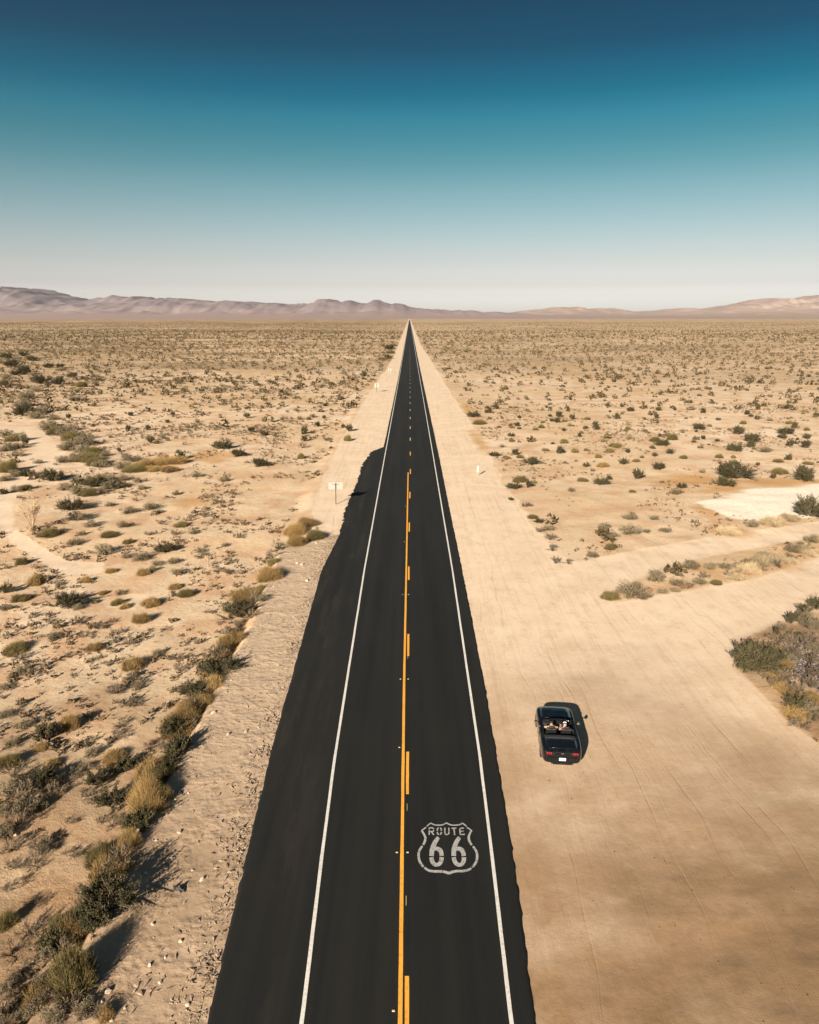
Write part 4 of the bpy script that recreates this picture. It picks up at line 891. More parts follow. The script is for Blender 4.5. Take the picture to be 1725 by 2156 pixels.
# ------------------------------------------------------------------ stalks and bare tree
M_STALK = plain('dry_stalk', (.16, .115, .075), .9, spec=.1, var=.4)
for (a, b), hh, lab in (((1320, 885), 105, 'taller of two thin dead stalks standing in the left sand'), ((1362, 880), 80, 'shorter bent dead stalk beside the taller one')):
    p = P(*L4(a, b)); d = depth(p); h = hh / 3 * d / F / CT
    mb = MB(); mb.tube([(0, 0, -.05), (.04, 0, h * .5), (-.02, .02, h * .9), (.06, .02, h)], [.035, .03, .025, .02], 6)
    mb.tube([(0, .02, h * .9), (-.10, .03, h * 1.02)], [.03, .02], 5)
    o = mb.build('dead_stalk', M_STALK); o.location = p; tag(o, lab, 'stalk')
M_PALE = leaf_mat('pale_twig', (.42, .30, .18), (.30, .21, .125), (.52, .40, .26))
def bare_tree(px, hpx, wpx, label):
    p = P(*px); d = depth(p); h = hpx * d / F; w = wpx * d / F
    t = empty('bare_tree', p, 0, label, 'tree'); rg = random.Random(4); rn = np.random.default_rng(4)
    tr = MB(); ends = []
    for k in range(7):
        az = rg.uniform(0, 6.28); b = Vector((.05 * math.cos(az), .05 * math.sin(az), -.05)); e = Vector((w * .28 * math.cos(az), w * .28 * math.sin(az), h * rg.uniform(.45, .7)))
        m = b.lerp(e, .5) + Vector((0, 0, h * .06)); tr.tube([b, m, e], [.07, .05, .03], 6); ends += [(m, e)]
        for j in range(4):
            s = m.lerp(e, rg.uniform(.2, 1)); q = s + Vector((rg.gauss(0, w * .16), rg.gauss(0, w * .16), h * rg.uniform(.12, .32))); tr.tube([s, s.lerp(q, .5) + Vector((0, 0, .03)), q], [.03, .02, .01], 5); ends.append((s, q))
    tr.build('trunk', M_PALE, t)
    B = []; T = []
    for s, q in ends:
        for _ in range(26):
            a = s.lerp(q, rg.uniform(.3, 1)); B.append(a); T.append(a + (q - s) * .3 + Vector((rg.gauss(0, .2), rg.gauss(0, .2), rg.gauss(.1, .15))))
    v, f = blades(np.array(B), np.array(T), rn.uniform(.008, .016, len(B)), rn)
    c = link(bpy.data.objects.new('crown', np_mesh('crown', v, f, M_PALE))); c.parent = t
bare_tree(L4(205, 652), 78, 56, 'bare pale twiggy tree beside the wash on the left')

# ------------------------------------------------------------------ signs
M_POST = plain('weathered_post', (.085, .06, .045), .85, var=.4)
M_ALU = plain('sign_back', (.30, .265, .22), .55, spec=.4, var=.08, scale=3)
M_MARK = plain('marker_white', (.36, .335, .29), .5, var=.06)
def sign(px, w, h, H, label, tilt=0.0):
    p = P(*px); t = empty('road_sign', p, tilt, label, 'sign')
    MB().box((0, 0, H / 2 - .3), (.10, .10, H + .6)).build('post', M_POST, t, bevel=.01)
    pn = MB().box((0, .068, H - h / 2 + .06), (w, .012, h)).build('sign_panel', M_ALU, t, bevel=.05, seg=3)
    for z in (H - h * .2, H - h * .8):
        MB().box((0, .058, z), (w * .5, .022, .05)).build('brace', M_POST if z > H - h / 2 else M_ALU, pn)
sign((707.7, 1061.8), 1.68, .86, 2.62, 'wide pale road sign seen from behind, nearest on the left', R(2))
sign((793.4, 826), 1.3, 1.2, 2.6, 'middle pale road sign on the left strip, halfway to the horizon', R(-3))
def marker(px, w, h, H, label, grp=None):
    p = P(*px); t = empty('marker_post', p, 0, label, 'marker', grp)
    MB().box((0, 0, H / 2 - .2), (.06, .05, H + .3)).build('post', M_MARK, t, bevel=.008)
    MB().box((0, -.034, H - h / 2), (w, .014, h)).build('paddle', M_MARK, t, bevel=.06, seg=3)
marker((1006, 1001), .30, .85, 1.35, 'white paddle marker standing in the graded strip right of the road')
marker((818.8, 786), .26, 1.0, 2.0, 'left one of a pair of white markers far up the left strip', 'pair of far markers')
marker((823.2, 786), .26, 1.0, 2.0, 'right one of a pair of white markers far up the left strip', 'pair of far markers')

# ------------------------------------------------------------------ convertible
def paint_car():
    m, nt, b = new_mat('black_car_paint')
    tc = nd(nt, 'ShaderNodeTexCoord'); f = noise(nt, tc.outputs['Object'], 3, 4)
    nt.links.new(mix(nt, ramp(nt, f, .35, .7), (.003, .004, .005), (.006, .007, .008)), b.inputs['Base Color'])
    r = ramp(nt, f, .3, .7, (.08, .08, .08, 1), (.20, .20, .20, 1)); nt.links.new(r, b.inputs['Roughness'])
    b.inputs['Specular IOR Level'].default_value = .3; b.inputs['Coat Weight'].default_value = .4; b.inputs['Coat Roughness'].default_value = .08
    return m
M_CAR = paint_car()
M_TRIM = plain('black_trim', (.005, .005, .005), .45, spec=.2, var=.3)
M_CABIN = plain('cabin_lining', (.012, .012, .013), .8, var=.3)
M_SEAT = plain('seat_leather', (.010, .010, .009), .5, var=.4, scale=8)
M_CHROME = plain('bright_metal', (.7, .7, .7), .2, 1.0, var=.1)
M_TYRE = plain('tyre_rubber', (.018, .017, .016), .9, var=.3)
M_PLATE = plain('plate_white', (.55, .55, .53), .5, var=.04)
M_RED = plain('tail_lens', (.33, .004, .010), .25, coat=.5, var=.3)
M_LAMP = plain('head_lens', (.5, .52, .54), .15, coat=.5, var=.2)
def glass_mat():
    m, nt, b = new_mat('windscreen_glass')
    b.inputs['Base Color'].default_value = (.55, .62, .62, 1); b.inputs['Roughness'].default_value = .03; b.inputs['Transmission Weight'].default_value = 1.0; b.inputs['IOR'].default_value = 1.1
    return m
M_GLASS = glass_mat()
ca, cb = 36.7, 0
CAR = empty('convertible_car', (7.80, 34.55, 0.03), R(-5.0), 'black convertible with its roof down parked on the dirt right of the road', 'car')
CAR.location.z = float(gz(7.8, 34.5)); CAR.scale = (1.07, 1.03, 1.02)

ST_ = [(-2.385, .62, .46, .64, .68, 0), (-2.37, .75, .37, .79, .83, 0), (-2.31, .84, .31, .91, .95, 0), (-2.22, .885, .28, .965, 1.0, 0), (-2.0, .928, .25, .985, 1.035, 0), (-1.6, .95, .23, .995, 1.045, 0), (-1.3, .957, .22, .99, 1.04, 0), (-1.16, .955, .22, .987, 1.035, 0),
       (-1.12, .955, .22, .985, 0, 1), (-.6, .945, .21, .965, 0, 1), (0, .935, .21, .955, 0, 1), (.25, .936, .21, .955, 0, 1), (.42, .938, .21, .96, 0, 1),
       (.46, .938, .21, .96, 1.0, 0), (.8, .943, .22, .955, 1.008, 0), (1.4, .945, .23, .93, .985, 0), (1.80, .925, .25, .885, .935, 0), (2.00, .872, .27, .83, .885, 0), (2.18, .78, .30, .76, .81, 0), (2.32, .63, .35, .66, .70, 0), (2.41, .40, .42, .55, .58, 0)]
def car_body():
    mb = MB(); rings = []
    for y, w, zs, zb, zd, cab in ST_:
        half = [(w * .55, zs - .01), (w * .90, zs), (w * .985, zs + (zb - zs) * .2), (w * 1.0, zs + (zb - zs) * .58), (w * .985, zs + (zb - zs) * .82), (w * .95, zb - .015), (w * .90, zb + .012)]
        if cab: half += [(w * .82, zb + .012), (w * .79, zb - .03), (w * .76, .36), (w * .4, .33)]
        else: half += [(w * .82, zb + (zd - zb) * .45), (w * .76, zb + (zd - zb) * .6), (w * .5, zb + (zd - zb) * .88), (w * .25, zd - .002)]
        top = (0, .33 if cab else zd)
        ring = [(-x, y, z) for x, z in half] + [(top[0], y, top[1])] + [(x, y, z) for x, z in reversed(half)]
        rings.append(ring)
    n = len(rings[0]); vs = [v for r_ in rings for v in r_]; fs = []
    for i in range(len(rings) - 1):
        for k in range(n):
            k2 = (k + 1) % n; fs.append((i * n + k, i * n + k2, (i + 1) * n + k2, (i + 1) * n + k))
    fs.append(tuple(range(n))); fs.append(tuple((len(rings) - 1) * n + k for k in reversed(range(n))))
    mb.add(vs, fs)
    o = mb.build('body', M_CAR, None, smooth=True)
    sub = o.modifiers.new('s', 'SUBSURF'); sub.levels = 2; sub.render_levels = 2
    cut = MB()
    for sx in (-1, 1):
        for yy in (-1.36, 1.42):
            cut.tube([(sx * .66, yy, .345), (sx * 1.1, yy, .345)], .395, 28)
    co = cut.build('cutter', M_TRIM)
    bo = o.modifiers.new('b', 'BOOLEAN'); bo.operation = 'DIFFERENCE'; bo.object = co; bo.solver = 'EXACT'
    dg = bpy.context.evaluated_depsgraph_get(); ev = o.evaluated_get(dg)
    me = bpy.data.meshes.new_from_object(ev); me.name = 'body'
    o.modifiers.clear(); o.data = me
    if len(me.materials) == 0: me.materials.append(M_CAR)
    bpy.data.objects.remove(co)
    o.parent = CAR
    return o
BODY = car_body()
C = CAR
# cabin tub lining, dashboard, rear shelf
MB().box((0, -.36, .385), (1.40, 1.50, .03)).build('floor_mat', M_CABIN, C)
for s in (-1, 1):
    d = MB().box((s * .722, -.35, .66), (.03, 1.48, .54)).build('door_lining', M_CABIN, C, bevel=.01)
    door = MB(); ys_ = np.linspace(-.66, .40, 8)
    vs = []; fs = []
    for i, yy in enumerate(ys_):
        w = np.interp(yy, [-.6, 0, .5, .7], [.945, .935, .938, .94])
        for k, (fx_, z) in enumerate([(.985, .33), (1.0, .62), (.992, .78), (.962, .925)]):
            vs += [(s * (w * fx_ + .012), yy, z), (s * (w * fx_ - .02), yy, z)]
    nrow = 8
    for i in range(len(ys_) - 1):
        for k in range(3):
            a = i * nrow + k * 2; b = a + nrow
            fs += [(a, a + 2, b + 2, b), (a + 1, b + 1, b + 3, a + 3)]
        fs += [(i * nrow, (i + 1) * nrow, (i + 1) * nrow + 1, i * nrow + 1), (i * nrow + 6, i * nrow + 7, (i + 1) * nrow + 7, (i + 1) * nrow + 6)]
    for i in (0, len(ys_) - 1):
        for k in range(3):
            a = i * nrow + k * 2; fs.append((a, a + 1, a + 3, a + 2))
    dr = door.add(vs, fs).build('door', M_CAR, C, smooth=False)
    MB().tube([(s * .968, -.58, .80), (s * .985, -.52, .805), (s * .985, -.42, .805), (s * .968, -.36, .80)], .014, 8).build('door_handle', M_CAR, dr)
    m = MB(); m.tube([(s * .92, .26, .94), (s * .98, .24, .98)], [.025, .02], 8); mr = m.build('mirror_arm', M_TRIM, C)
    sh_ = MB(); sh_.tube([(s * 1.03 , .305, 1.0), (s * 1.03, .28, 1.0), (s * 1.03, .21, 1.0), (s * 1.03, .19, 1.0)], [.045, .08, .085, .078], 12)
    mo = sh_.build('mirror', M_CAR, C, smooth=True)
    mo.scale = (1, 1, 1)
    MB().tube([(s * 1.03, .188, 1.0), (s * 1.03, .182, 1.0)], .066, 12).build('mirror_glass', M_CHROME, mo)
dash = MB(); dash.box((0, .33, .84), (1.40, .32, .22)); DASH = dash.build('dashboard', M_CABIN, C, bevel=.05, seg=3)
for k in range(4): pass
MB().box((.02, .165, .89), (.30, .012, .09)).build('dashboard_trim', M_CHROME, DASH, bevel=.006)
MB().box((-.36, .17, .92), (.34, .10, .09)).build('instrument_hood', M_CABIN, DASH, bevel=.03)
MB().box((0, -.36, .48), (.20, 1.1, .22)).build('centre_console', M_CABIN, C, bevel=.03)
# steering wheel
sw = MB(); pts = []
ctr = Vector((-.36, .0, .86)); tiltm = Matrix.Rotation(R(-62), 3, 'X')
ring_pts = [ctr + tiltm @ Vector((.185 * math.cos(a), .185 * math.sin(a), 0)) for a in np.linspace(0, 2 * math.pi, 25)]
sw.tube(ring_pts, .016, 8, False)
SW = sw.build('steering_wheel', M_TRIM, C, smooth=True)
hub = MB(); hub.tube([ctr + tiltm @ Vector((0, 0, -.02)), ctr + tiltm @ Vector((0, 0, .03))], .06, 14)
for a in (R(10), R(170), R(270)): hub.tube([ctr, ctr + tiltm @ Vector((.18 * math.cos(a), .18 * math.sin(a), 0))], .014, 6)
hub.tube([ctr, ctr + Vector((0, .25, -.08))], .03, 8)
hub.build('wheel_hub', M_TRIM, SW)
# seats
def seat(x, y, name='seat', w=.52):
    t = bpy.data.objects.new(name, None); link(t); t.parent = C; t.location = (x, y, 0)
    MB().box((0, .05, .54), (w, .52, .16)).build('seat_cushion', M_SEAT, t, bevel=.05, seg=3)
    rot = Matrix.Rotation(R(14), 3, 'X')
    MB().box((0, -.27, .86), (w, .14, .62), rot).build('backrest', M_SEAT, t, bevel=.06, seg=3)
    MB().box((0, -.375, 1.21), (w * .52, .10, .17), rot).build('headrest', M_SEAT, t, bevel=.045, seg=3)
    return t
for sx in (-.36, .36): seat(sx, -.27)
rs_ = MB(); rs_.box((0, -.88, .56), (1.15, .26, .16)); RSEAT = rs_.build('rear_seat', M_SEAT, C, bevel=.04, seg=3)
MB().box((0, -1.03, .76), (1.15, .10, .38), Matrix.Rotation(R(14), 3, 'X')).build('rear_backrest', M_SEAT, RSEAT, bevel=.04, seg=3)
# folded soft top under its boot cover
bt = MB(); prof = [(-1.34, 1.045), (-1.28, 1.075), (-1.15, 1.09), (-1.04, 1.07), (-1.0, 1.02), (-1.0, .96)]
vs = []; fs = []; xs_ = np.linspace(-.74, .74, 11)
for i, x in enumerate(xs_):
    k = 1 - .5 * (abs(x) / .74) ** 4
    for yy, z in prof: vs.append((x, yy, .985 + (z - .985) * k if z > .985 else z))
for i in range(10):
    for j in range(5): a = i * 6 + j; fs.append((a, a + 1, a + 7, a + 6))
SOFT = bt.add(vs, fs).build('folded_roof', M_CABIN, C, smooth=True); SOFT.modifiers.new('t', 'SOLIDIFY').thickness = .03
# windscreen with frame
def ws_pt(u, v):
    x = u * (.70 * (1 - v) + .585 * v); bow = .10 * (1 - u * u)
    return Vector((x, .50 * (1 - v) - .17 * v + bow, .985 * (1 - v) + 1.33 * v + .03 * v * (1 - u * u)))
g = MB(); U = np.linspace(-1, 1, 13); Vv = np.linspace(0, 1, 4)
g.add([ws_pt(u, v) for v in Vv for u in U], [(j * 13 + i, j * 13 + i + 1, (j + 1) * 13 + i + 1, (j + 1) * 13 + i) for j in range(3) for i in range(12)])
WS = g.build('windscreen', M_GLASS, C, smooth=True); WS.modifiers.new('t', 'SOLIDIFY').thickness = .006
fr = MB(); fr.tube([ws_pt(-1, 0), ws_pt(-1, .5), ws_pt(-1, 1)], .032, 8); fr.tube([ws_pt(1, 0), ws_pt(1, .5), ws_pt(1, 1)], .032, 8); fr.tube([ws_pt(u, 1) for u in U], .034, 8)
fr.build('windscreen_frame', M_CAR, WS, smooth=True)
mr = MB(); mr.box((0, -.07, 1.27), (.24, .03, .06)); mr.tube([(0, -.055, 1.28), (0, -.06, 1.35)], .012, 6); mr.build('rear_view_mirror', M_TRIM, WS, bevel=.01)
for s in (-1, 1):
    wp = MB(); wp.tube([(s * .45 - .1, .66, 1.005), (s * .2 - .1, .62, 1.02), (s * .05 - .25, .60, 1.03)], .009, 6); wp.build('wiper', M_TRIM, C)
# bonnet and boot lid, each a panel just proud of the body
def panel(name, x1, ylist, lift):
    mb = MB(); vs = []; fs = []; U = np.linspace(-1, 1, 9)
    ys0 = [s[0] for s in ST_ if not s[5]]; 
    for y in ylist:
        st = [s for s in ST_ if not s[5] and ((s[0] < 0) == (y < 0))]
        w = np.interp(y, [s[0] for s in st], [s[1] for s in st]); zb = np.interp(y, [s[0] for s in st], [s[3] for s in st]); zd = np.interp(y, [s[0] for s in st], [s[4] for s in st])
        for u in U:
            f = abs(u) * x1
            vs.append((u * x1 * w, y, zb + (zd - zb) * np.interp(f, [0, .25, .5, .76, .82], [1, .985, .88, .6, .45]) + lift))
    for j in range(len(ylist) - 1):
        for i in range(8): a = j * 9 + i; fs.append((a, a + 1, a + 10, a + 9))
    o = mb.add(vs, fs).build(name, M_CAR, C, smooth=True); o.modifiers.new('t', 'SOLIDIFY').thickness = .012
    return o
BON = panel('bonnet', .78, np.linspace(.70, 2.04, 14), .010)
for s in (-1, 1):
    MB().box((s * .34, 1.22, 1.003), (.16, .34, .012)).build('bonnet_vent', M_TRIM, BON, bevel=.004)
BOOT = panel('boot_lid', .76, np.linspace(-2.20, -1.38, 8), .008)
sp = MB(); sp.tube([(-.72, -2.17, 1.015), (-.4, -2.22, 1.075), (0, -2.235, 1.09), (.4, -2.22, 1.075), (.72, -2.17, 1.015)], [.012, .022, .024, .022, .012], 8)
sp.build('spoiler', M_CAR, BOOT, smooth=True)
# tail: light clusters of three upright bars each, emblem, plate, bumper, exhausts
for s in (-1, 1):
    t = MB().box((s * .60, -2.335, .845), (.30, .07, .15)).build('tail_light', M_TRIM, C, bevel=.02)
    for k in range(3): MB().box((s * (.515 + k * .09), -2.368, .847), (.062, .03, .115)).build('lens', M_RED, t, bevel=.012)
    MB().tube([(s * .48, -2.36, .34), (s * .48, -2.46, .335)], .045, 14).build('exhaust_pipe', M_CHROME, C)
    MB().box((s * .66, 2.15, .66), (.28, .14, .11), Matrix.Rotation(R(-36 * s), 3, 'Z')).build('headlight', M_LAMP, C, bevel=.03)
    MB().box((s * .40, -2.385, .42), (.14, .02, .045)).build('reflector', M_LAMP, C, bevel=.008)
MB().box((0, -2.36, .845), (.74, .05, .165)).build('tail_panel', M_TRIM, C, bevel=.015)
# small running-horse shaped badge
hb = MB(); prof = [(-.075, .012), (-.05, .026), (-.01, .02), (.02, .024), (.05, .04), (.068, .032), (.05, .016), (.03, .0), (.06, -.018), (.052, -.024), (.012, -.008), (-.03, -.004), (-.06, -.022), (-.068, -.016), (-.05, .002), (-.06, .012)]
nn = len(prof); hb.add([(-x, -2.392, .85 + z) for x, z in prof] + [(-x, -2.384, .85 + z) for x, z in prof], [tuple(range(nn)), tuple(range(2 * nn - 1, nn - 1, -1))] + [(i, (i + 1) % nn, nn + (i + 1) % nn, nn + i) for i in range(nn)])
hb.build('badge', M_CHROME, C)
bp = MB(); bp.box((0, -2.385, .52), (1.36, .10, .30)); BUMP = bp.build('rear_bumper', M_CAR, C, bevel=.045, seg=3)
MB().box((0, -2.442, .585), (.31, .014, .155)).build('licence_plate', M_PLATE, BUMP, bevel=.006)
MB().box((0, -2.41, .335), (1.0, .08, .09)).build('diffuser', M_TRIM, BUMP, bevel=.02)
# wheels
def wheel(x, y):
    s = 1 if x > 0 else -1
    t = bpy.data.objects.new('wheel', None); link(t); t.parent = C; t.location = (x, y, .345)
    ty = MB(); prof = [(-.115, .25), (-.12, .30), (-.105, .335), (-.06, .345), (.06, .345), (.105, .335), (.12, .30), (.115, .25)]; n = 32
    vs = [(px, r_ * math.cos(2 * math.pi * k / n), r_ * math.sin(2 * math.pi * k / n)) for px, r_ in prof for k in range(n)]
    fs = [(i * n + k, i * n + (k + 1) % n, (i + 1) * n + (k + 1) % n, (i + 1) * n + k) for i in range(7) for k in range(n)]
    ty.add(vs, fs).build('tyre', M_TYRE, t, smooth=True)
    rm = MB()
    rm.tube([(s * -.10, 0, 0), (s * .06, 0, 0)], .25, 28); rm.tube([(s * .05, 0, 0), (s * .105, 0, 0)], .05, 12)
    for k in range(5):
        a = 2 * math.pi * k / 5; rm.tube([(s * .085, 0, 0), (s * .10, .24 * math.cos(a), .24 * math.sin(a))], [.035, .028], 6)
    rm.build('rim', plain('rim_metal', (.25, .25, .25), .3, .9, var=.2) if 'rim_metal' not in bpy.data.materials else bpy.data.materials['rim_metal'], t)
for sx in (-.815, .815):
    for yy in (-1.36, 1.42): wheel(sx, yy)

# ------------------------------------------------------------------ the two people in the car
def skin_mat(name, c): return plain(name, c, .6, spec=.3, scale=9, col2=tuple(k * .82 for k in c))
M_SKIN = skin_mat('tan_skin', (.36, .21, .13)); M_SKIN2 = skin_mat('fair_skin', (.42, .25, .18))
M_PINK = plain('pink_cloth', (.42, .20, .19), .9, var=.25); M_CAP = plain('white_cloth', (.70, .66, .60), .9, var=.1); M_HAIR = plain('dark_hair', (.018, .013, .010), .7, var=.4)
M_DENIM = plain('dark_denim', (.03, .04, .06), .9, var=.3); M_GREY = plain('dark_vest', (.035, .04, .035), .9, var=.3)
def skin_body(name, chains, mat, parent=None, root=0, sub=2):
    """chains: list of [(Vector, radius) ...]; a chain starts from an existing vertex when its first item is an int"""
    vs = []; es = []; rad = []
    for ch in chains:
        prev = None
        for it in ch:
            if isinstance(it, int): prev = it; continue
            vs.append(it[0]); rad.append(it[1]); i = len(vs) - 1
            if prev is not None: es.append((prev, i))
            prev = i
    me = bpy.data.meshes.new(name); me.from_pydata([tuple(v) for v in vs], es, []); me.materials.append(mat)
    o = link(bpy.data.objects.new(name, me)); sk = o.modifiers.new('skin', 'SKIN'); sk.use_smooth_shade = True
    lay = me.skin_vertices[0].data
    for i, r_ in enumerate(rad): lay[i].radius = (r_, r_) if not isinstance(r_, tuple) else r_
    lay[root].use_root = True
    ss = o.modifiers.new('sub', 'SUBSURF'); ss.levels = sub; ss.render_levels = sub
    if parent: o.parent = parent
    return o
def person(base, label, arms, head_turn, mskin, top, cap=None, lean=0.0):
    """base: hip point in the car's space"""
    W = CAR.matrix_basis
    t = bpy.data.objects.new('person', None); link(t); t.matrix_basis = W @ Matrix.Translation(base); tag(t, label, 'person')
    V = Vector
    hip = V((0, 0, 0)); sp1 = V((lean * .3, -.07, .18)); ch = V((lean * .7, -.12, .38)); nk = V((lean, -.13, .53)); hd0 = V((lean * 1.1, -.12, .62)); hd1 = V((lean * 1.15, -.11, .69)); hd2 = V((lean * 1.2, -.115, .77))
    chains = [[(hip, (.17, .12)), (sp1, (.14, .105)), (ch, (.165, .11)), (nk, .056), (hd0, .066), (hd1, .088), (hd2, .072)]]   # 0..6
    nose = hd0 + V((head_turn * .5, .105, .045)); chains.append([5, (hd1 + V((head_turn * .3, .075, -.012)), .03), (nose, .012)])          # 7,8
    n = 9
    for s, (el, wr, hand_dir) in zip((-1, 1), arms):
        sh0 = ch + V((s * .175, .0, .07)); el = V(el); wr = V(wr); hd = V(hand_dir).normalized()
        palm = wr + hd * .055; chains.append([2, (sh0, .062), (sh0.lerp(el, .5), .049), (el, .040), (el.lerp(wr, .4), .040), (wr, .026), (palm, (.034, .018))])
        pi = n + 5; n += 6
        side = hd.cross(V((0, 0, 1))); side = side.normalized() if side.length > .1 else V((1, 0, 0)); dn = hd.cross(side).normalized()
        for k, (off, L) in enumerate(((-.030, .075), (-.010, .085), (.010, .080), (.030, .062))):
            b = palm + side * off + hd * .022; m = b + hd * L * .55 - dn * .008; e = b + hd * L * .9 - dn * .034
            chains.append([pi, (b, .0095), (m, .0085), (e, .007)]); n += 3
        b = wr + hd * .025 + side * .036 * -s; chains.append([pi, (b, .011), (b + (hd * .6 - side * s * .7).normalized() * .04, .009), (b + (hd * .9 - side * s * .5).normalized() * .07, .008)]); n += 3
    for s in (-1, 1):
        k0 = V((s * .10, .10, -.01)); kn = V((s * .13, .46, .10)); an = V((s * .12, .70, -.22)); toe = an + V((0, .17, -.02))
        chains.append([0, (k0, .088), (kn, .058), (an, .040), (toe, .036)]); n += 4
    b = skin_body('body', chains, mskin, t)
    # clothing
    r_ = [(hip + V((0, 0, -.03)), (.185, .135)), (sp1, (.155, .12)), (ch + V((0, 0, -.03)), (.178, .125)), (ch + V((0, 0, .07)), (.15, .11))]
    if top: skin_body('top', [r_] , top, t)
    leg = [[(V((0, 0, -.02)), .15)]]
    skin_body('trousers', [[(V((0, .0, -.03)), (.18, .13))], [0, (V((-.10, .10, -.01)), .10), (V((-.13, .46, .10)), .072), (V((-.12, .68, -.19)), .056)], [0, (V((.10, .10, -.01)), .10), (V((.13, .46, .10)), .072), (V((.12, .68, -.19)), .056)]], M_DENIM, t)
    hair = [[(hd1 + V((0, -.035, .03)), .088), (hd2 + V((0, -.015, .0)), .088), (hd2 + V((0, .02, .01)), .078)]]
    skin_body('hair' , hair, M_HAIR, t)
    if cap: skin_body('cap', [[(hd2 + V((0, -.03, -.01)), .098), (hd2 + V((0, .0, .03)), .092)], [1, (hd2 + V((head_turn, .12, .0)), (.06, .012))]], cap, t)
    eyes = MB()
    for s in (-1, 1): eyes.tube([hd1 + V((s * .03 + head_turn * .4, .083, .012)), hd1 + V((s * .03 + head_turn * .4, .092, .012))], .011, 8)
    eyes.build('eyes', M_HAIR, t)
    return t
person(Vector((-.36, -.36, .63)), 'bare shouldered dark haired person with elbows out in the left seat of the convertible',
       [((-.34, -.10, .50), (-.15, -.22, .60), (.6, .1, .3)), ((.34, -.08, .50), (.16, -.22, .60), (-.6, .1, .3))], 0, M_SKIN, None)
person(Vector((.36, -.34, .62)), 'person in a pink top and white cap in the right seat of the convertible',
       [((-.30, .02, .30), (-.24, .22, .36), (.2, 1, .1)), ((.34, .0, .30), (.22, .24, .28), (-.2, 1, .0))], .02, M_SKIN2, M_PINK, M_CAP, -.06)

# ------------------------------------------------------------------ mountains
def mountain_mat(name, a, b_, c, fan_col):
    m, nt, b = new_mat(name)
    geo = nd(nt, 'ShaderNodeNewGeometry'); f = noise(nt, geo.outputs['Position'], .0012, 7, .6)
    g = noise(nt, mapping(nt, geo.outputs['Position'], (.004, .004, .001)), 1, 5, .6)
    col = mix(nt, ramp(nt, f, .38, .62), a, b_); col = mix(nt, math_(nt, 'MULTIPLY', ramp(nt, g, .5, .7), .5), col, c)
    sz = nd(nt, 'ShaderNodeSeparateXYZ'); nt.links.new(geo.outputs['Position'], sz.inputs[0])
    lo = ramp(nt, math_(nt, 'ADD', math_(nt, 'MULTIPLY', sz.outputs['Z'], 1 / 400.0), math_(nt, 'MULTIPLY', math_(nt, 'SUBTRACT', f, .5), .5)), .12, .55)
    col = mix(nt, lo, fan_col, col)
    nt.links.new(col, b.inputs['Base Color']); b.inputs['Roughness'].default_value = .95; b.inputs['Specular IOR Level'].default_value = .05
    return m
def ridge(x, y, s, o=5):
    t = 0; a = .5
    for i in range(o):
        t = t + a * (1 - np.abs(2 * vnoise(x * 2 ** i, y * 2 ** i, s + i * 13) - 1)); a *= .5
    return t
def range_(name, dist_, depth_, sky, seed, mat, x0, x1, fan=.22):
    nx_, ny_ = 900, 130
    x = np.linspace(x0, x1, nx_); v = np.linspace(0, 1, ny_); Xg, Vg = np.meshgrid(x, v)
    sx = np.array([s[0] for s in sky], float); sy = np.array([s[1] for s in sky], float)
    fr = IW / 2 + Xg / dist_ * F / CT
    H = (HORIZON - np.interp(fr, sx, sy)) * dist_ / F * CT * CT + CAM_H
    Yg = dist_ - depth_ * .62 + Vg * depth_
    H = H * (1 + .34 * (ridge(Xg / 700, Xg * 0 + 3, seed + 50, 5) - .62) + .20 * (ridge(Xg / 210, Xg * 0 + 7, seed + 55, 3) - .6))
    wx = Xg + 500 * (fbm(Xg / 900, Yg / 900, seed + 70, 3) - .5)
    r1 = .55 * ridge(wx / 1500, Yg / 1900, seed) + .45 * ridge(wx / 520, Yg / 1100, seed + 30, 4)
    up = np.clip((Vg - .0) / .62, 0, 1.0)
    prof = np.where(up < .62, fan * (up / .62) ** 1.7, fan + (1 - fan) * sstep(.62, 1.0, up))
    dn = 1 - sstep(.70, 1.0, Vg)
    er = (r1 - .62) * np.where(up > .5, 1, 0) * sstep(.5, .75, up) * (1 - .6 * sstep(.95, 1.0, up)) * .85
    Z = .94 * H * np.clip((prof + er) * np.where(Vg > .62, dn, 1), 0, 1) - 2
    gvv = np.stack([Xg.ravel(), Yg.ravel(), Z.ravel()], 1); ii = np.arange(nx_ * ny_).reshape(ny_, nx_)
    ff = np.stack([ii[:-1, :-1], ii[:-1, 1:], ii[1:, 1:], ii[1:, :-1]], -1).reshape(-1, 4)
    me = np_mesh(name, gvv, ff, mat); me.shade_smooth(); o = link(bpy.data.objects.new(name, me)); tag(o, kind='structure'); return o
SKY_L = [(-900, 640), (-500, 618), (-200, 606), (-60, 618), (0, 612), (22, 606), (48, 604), (75, 605), (100, 612), (118, 617), (150, 626), (172, 622), (200, 619), (225, 617), (243, 612), (258, 616), (275, 619), (300, 619), (335, 621), (365, 626), (400, 626), (440, 625), (470, 628), (500, 629), (522, 631), (548, 633), (562, 637), (585, 634), (625, 634), (655, 633), (668, 630), (682, 626), (695, 629), (712, 634), (728, 632), (748, 630), (762, 634), (778, 631), (800, 629), (815, 632), (840, 634), (862, 639), (880, 645), (900, 649), (935, 650), (965, 653), (985, 652), (1010, 655), (1040, 654), (1070, 657), (1120, 661), (1250, 664), (1500, 666), (3000, 666)]
